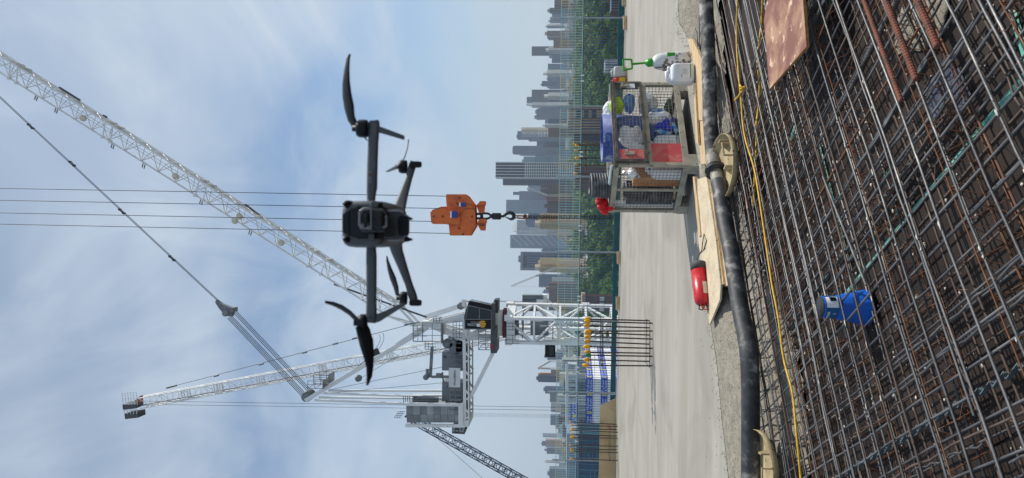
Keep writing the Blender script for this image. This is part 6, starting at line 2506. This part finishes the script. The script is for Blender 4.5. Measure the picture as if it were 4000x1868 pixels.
# gimbal camera
gm = MB()


def rbox(mb, x0, x1, y0, y1, ya, yb, e=.38, n=28, ins=.88):
    vs_, fs = [], []
    xc, yc, hx_, hy_ = (x0 + x1) / 2, (y0 + y1) / 2, (x1 - x0) / 2, (y1 - y0) / 2
    prof = [(ya, ins), (ya + (yb - ya) * .12, 1), (yb - (yb - ya) * .12, 1), (yb, ins)]
    for (Y_, s_) in prof:
        for k in range(n):
            a = 2 * math.pi * k / n
            ca, sa = math.cos(a), math.sin(a)
            vs_.append(D(xc + math.copysign(abs(ca) ** e, ca) * hx_ * s_, yc + math.copysign(abs(sa) ** e, sa) * hy_ * s_, Y_))
    for i in range(3):
        for k in range(n):
            k2 = (k + 1) % n
            fs.append((i * n + k, i * n + k2, (i + 1) * n + k2, (i + 1) * n + k))
    fs.append(tuple(range(n - 1, -1, -1)))
    fs.append(tuple(range(3 * n, 4 * n)))
    mb.add(vs_, fs, False)


rbox(gm, 1404, 1512, 814, 908, .905, .945)
go = gm.build('gimbal_camera', m_dk, dro)
m_ = MB()
for pts in ([(1406, 826), (1424, 814), (1450, 812), (1450, 896), (1412, 890), (1405, 880)],):
    m_.tube([D(a, b, .9035) for a, b in pts + pts[:1]], .0017, 6)
m_.tube([D(1508, 842, .904), D(1510, 884, .904), D(1498, 890, .904)], .0015, 6)
m_.build('camera_rim', m_drim, go)
for (x, y, r) in ((1428, 852, .0072), (1480, 856, .0098)):
    m_ = MB().lathe([(0, .003), (r * .5, .0026), (r * .9, .0008), (r, 0), (r, -.004), (0, -.004)], D(x, y, .9035), V((0, -1, -.02)), 24)
    lo_ = m_.build('lens_glass', m_dgl, go)
    MB().lathe([(r, -.002), (r * 1.12, 0), (r * 1.16, -.002)], D(x, y, .9035), V((0, -1, 0)), 24).build('lens_ring', m_dg, go)
for (x, y) in ((1416, 882), (1441, 890)):
    MB().lathe([(0, .002), (.002, .0012), (.0028, 0)], D(x, y, .9032), V((0, -1, 0)), 12).build('lamp_dot', m_drim, go)
m_ = MB()
rbox(m_, 1446, 1478, 786, 812, .92, .965)
rbox(m_, 1440, 1462, 912, 936, .93, .965)
build_split(m_, 'gimbal_mount', m_dg, dro)
m_ = MB()
rbox(m_, 1478, 1496, 790, 812, .93, .965)
rbox(m_, 1498, 1540, 896, 930, .93, .97)
build_split(m_, 'gimbal_arm', m_dk, dro)
# underside: battery bay, feet
m_ = MB()
rbox(m_, 1480, 1588, 818, 944, .975, 1.12, .5)
m_.build('underside_shell', m_dg, dro)
m_ = MB()
rbox(m_, 1552, 1600, 838, 926, .972, 1.05, .5)
m_.build('battery_bay', m_dk, dro)
m_ = MB()
for yq in (868, 900):
    m_.box(D(1560, yq, .99), (.006, .012, .010))
m_.build('underside_sensor', m_dgl, dro)
for yq in (852, 934):
    m_ = MB()
    m_.prism([D(1576, yq - 14, 1.02), D(1580, yq + 12, 1.02), D(1604, yq + 6, 1.02), D(1607, yq, 1.02)], (0, .012, 0))
    m_.build('landing_nub', m_dk, dro)


def arm(pts, label=None):
    """pts: (x, y, depth, half-size in photo px) along the arm"""
    m_ = MB()
    n_ = 14
    vs_, fs = [], []
    for i, (x, y, Y_, h_) in enumerate(pts):
        j = min(i + 1, len(pts) - 1)
        k0 = max(i - 1, 0)
        d = V((pts[j][0] - pts[k0][0], pts[j][1] - pts[k0][1]))
        d.normalize()
        nx, ny = -d.y, d.x
        for k in range(n_):
            a = 2 * math.pi * k / n_
            ca, sa = math.cos(a), math.sin(a)
            ca2 = math.copysign(abs(ca) ** .6, ca)
            sa2 = math.copysign(abs(sa) ** .6, sa)
            vs_.append(D(x + nx * h_ * ca2, y + ny * h_ * ca2, Y_ + sa2 * .0075))
    for i in range(len(pts) - 1):
        for k in range(n_):
            k2 = (k + 1) % n_
            fs.append((i * n_ + k, i * n_ + k2, (i + 1) * n_ + k2, (i + 1) * n_ + k))
    fs.append(tuple(range(n_)))
    fs.append(tuple(range(len(vs_) - 1, len(vs_) - n_ - 1, -1)))
    m_.add(vs_, fs, True)
    return m_.build('arm', m_dg, dro)


a1 = arm([(1448, 800, 1.0, 16), (1450, 772, 1.0, 17), (1451, 752, 1.0, 19), (1453, 736, 1.0, 21), (1455, 640, 1.0, 21), (1458, 560, 1.0, 20.5), (1460, 520, 1.0, 21), (1462, 484, 1.0, 22), (1461, 470, 1.0, 18)])
text('lettering', 'AIR', D(1447, 702, .9905), D(1446, 600, .9905) - D(1447, 702, .9905), (0, 0, 1), .0052, m_dtxt, a1, .0003)
text('lettering', '3', D(1446, 684, .9905), D(1446, 600, .9905) - D(1447, 702, .9905), (0, 0, 1), .0052, m_dred, a1, .0003)
text('lettering', 'S', D(1446, 672, .9905), D(1446, 600, .9905) - D(1447, 702, .9905), (0, 0, 1), .0052, m_dtxt, a1, .0003)
arm([(1450, 945, 1.0, 18), (1450, 965, 1.0, 19), (1451, 1000, 1.0, 21), (1451, 1080, 1.0, 21), (1451, 1160, 1.0, 20), (1451, 1205, 1.0, 21), (1451, 1240, 1.0, 22), (1449, 1262, 1.0, 19)])
arm([(1556, 842, 1.10, 27), (1560, 815, 1.12, 24), (1577, 760, 1.15, 18), (1596, 700, 1.18, 14), (1610, 650, 1.2, 15), (1618, 632, 1.2, 15)])
arm([(1545, 955, 1.10, 27), (1552, 985, 1.12, 23), (1572, 1040, 1.15, 19), (1597, 1110, 1.18, 15), (1610, 1150, 1.2, 17), (1618, 1176, 1.2, 16)])
for ya, yb in ((630, 656), (1170, 1196)):
    m_ = MB()
    rbox(m_, 1598, 1648, ya, yb, 1.185, 1.215, .5)
    m_.build('arm_foot', m_dk, dro)
# legs under the front motors
for pts in ([(1464, 484, .995), (1484, 494, .995), (1575, 528, 1.0), (1574, 544, 1.0), (1478, 516, .995), (1464, 516, .995)], [(1466, 1228, .995), (1486, 1222, .995), (1572, 1182, 1.0), (1578, 1196, 1.0), (1480, 1258, .995), (1462, 1262, .995)]):
    m_ = MB().prism([D(a, b, c) for a, b, c in pts], (0, .010, 0))
    m_.build('leg', m_dg, dro)


def rotor(hx_, hy_, Y_, axis, r, h0, h1, blades):
    p = D(hx_, hy_, Y_)
    m_ = MB()
    m_.lathe([(0, h0), (r * .9, h0), (r, h0 + .002), (r, h1 - .004), (r * .8, h1), (r * .34, h1), (r * .34, h1 + .006), (0, h1 + .006)], p, axis, 22)
    mo = m_.build('motor', m_dk, dro)
    for bl_ in blades:
        m_ = MB()
        vs_, fs = [], []
        k = len(bl_)
        cr = []
        for i, (x, y, Yb, ch, tw) in enumerate(bl_):
            j, k0 = min(i + 1, k - 1), max(i - 1, 0)
            a, b = D(*bl_[k0][:3]), D(*bl_[j][:3])
            d = (b - a).normalized()
            c = D(x, y, Yb)
            vis = d.cross(V((0, 1, 0))).normalized()
            cd__ = vis * math.cos(tw) + V((0, 1, 0)) * math.sin(tw)
            w_ = ch / FPX / max(.25, abs(math.cos(tw)))
            nn = d.cross(cd__).normalized()
            for (s_, o_) in ((-.5, 0), (-.2, .0011), (.2, .0010), (.5, 0), (.2, -.0007), (-.2, -.0006)):
                vs_.append(c + cd__ * (s_ * w_) + nn * o_)
        for i in range(k - 1):
            for q in range(6):
                q2 = (q + 1) % 6
                fs.append((i * 6 + q, i * 6 + q2, (i + 1) * 6 + q2, (i + 1) * 6 + q))
        fs.append(tuple(range(6)))
        fs.append(tuple(range(len(vs_) - 1, len(vs_) - 7, -1)))
        m_.add(vs_, fs, True)
        m_.build('propeller_blade', m_dk, mo)
    return mo


axu = V((0, -.1, 1)).normalized()
rotor(1437, 503, 1.0, axu, .0128, 0, .016, [
    [(1404, 512, 1.0, 26, .9), (1388, 492, 1.0, 34, .9), (1372, 462, .995, 44, .85), (1364, 420, .99, 55, .8), (1355, 370, .985, 50, .75), (1352, 320, .98, 40, .7), (1355, 270, .978, 28, .7), (1360, 230, .975, 20, .7), (1367, 212, .974, 12, .7)],
    [(1404, 516, 1.0, 22, .9), (1418, 530, 1.02, 20, .9), (1432, 545, 1.05, 16, .9)]])
rotor(1432, 1262, 1.0, axu, .0128, 0, .012, [
    [(1402, 1264, 1.0, 30, .9), (1388, 1244, 1.0, 30, .9), (1366, 1222, 1.0, 28, .85), (1336, 1202, 1.0, 27, .8), (1304, 1188, 1.0, 22, .8), (1270, 1180, 1.0, 12, .8)],
    [(1410, 1270, .99, 34, .9), (1420, 1296, .99, 42, .85), (1432, 1340, .98, 44, .8), (1440, 1386, .975, 34, .8), (1445, 1430, .97, 24, .75), (1443, 1470, .965, 18, .75), (1434, 1505, .96, 9, .75)]])
rotor(1590, 652, 1.2, axu, .0115, 0, .014, [
    [(1562, 646, 1.2, 16, .9), (1550, 650, 1.17, 26, .9), (1534, 662, 1.13, 34, .9), (1516, 670, 1.09, 20, .9)],
    [(1566, 642, 1.2, 12, 1.1), (1582, 612, 1.23, 9, 1.1), (1592, 580, 1.26, 7, 1.1), (1597, 545, 1.28, 4, 1.1)]])
rotor(1590, 1165, 1.2, axu, .0115, 0, .012, [
    [(1566, 1170, 1.2, 18, .9), (1552, 1150, 1.2, 26, .9), (1546, 1120, 1.19, 36, .85), (1534, 1085, 1.18, 40, .8), (1522, 1050, 1.17, 28, .75), (1514, 1020, 1.165, 16, .75), (1511, 1000, 1.16, 8, .75)],
    [(1566, 1172, 1.2, 16, 1.1), (1572, 1180, 1.24, 14, 1.1), (1577, 1186, 1.28, 8, 1.1)]])
m_ = MB()
m_.tube([D(1446, 1238, .988), D(1446, 1242, .988)], .0016, 8)
m_.build('screw', m_dk, dro)

# ---------------------------------------------------------------- city air
hz = MB()
hz.box((0, 3350, (GZ - 1 + 225) / 2), (8600, 7500, 225 - GZ + 1))
hm = bpy.data.materials.new('haze_air')
hm.use_nodes = True
ht = hm.node_tree
ht.nodes.clear()
ho = ht.nodes.new('ShaderNodeOutputMaterial')
hv = ht.nodes.new('ShaderNodeVolumePrincipled')
hv.inputs['Color'].default_value = (.80, .91, 1.0, 1)
hv.inputs['Density'].default_value = 1.0e-4
hv.inputs['Anisotropy'].default_value = 0.3
ht.links.new(hv.outputs[0], ho.inputs['Volume'])
o = hz.build('haze', hm, kind='stuff')
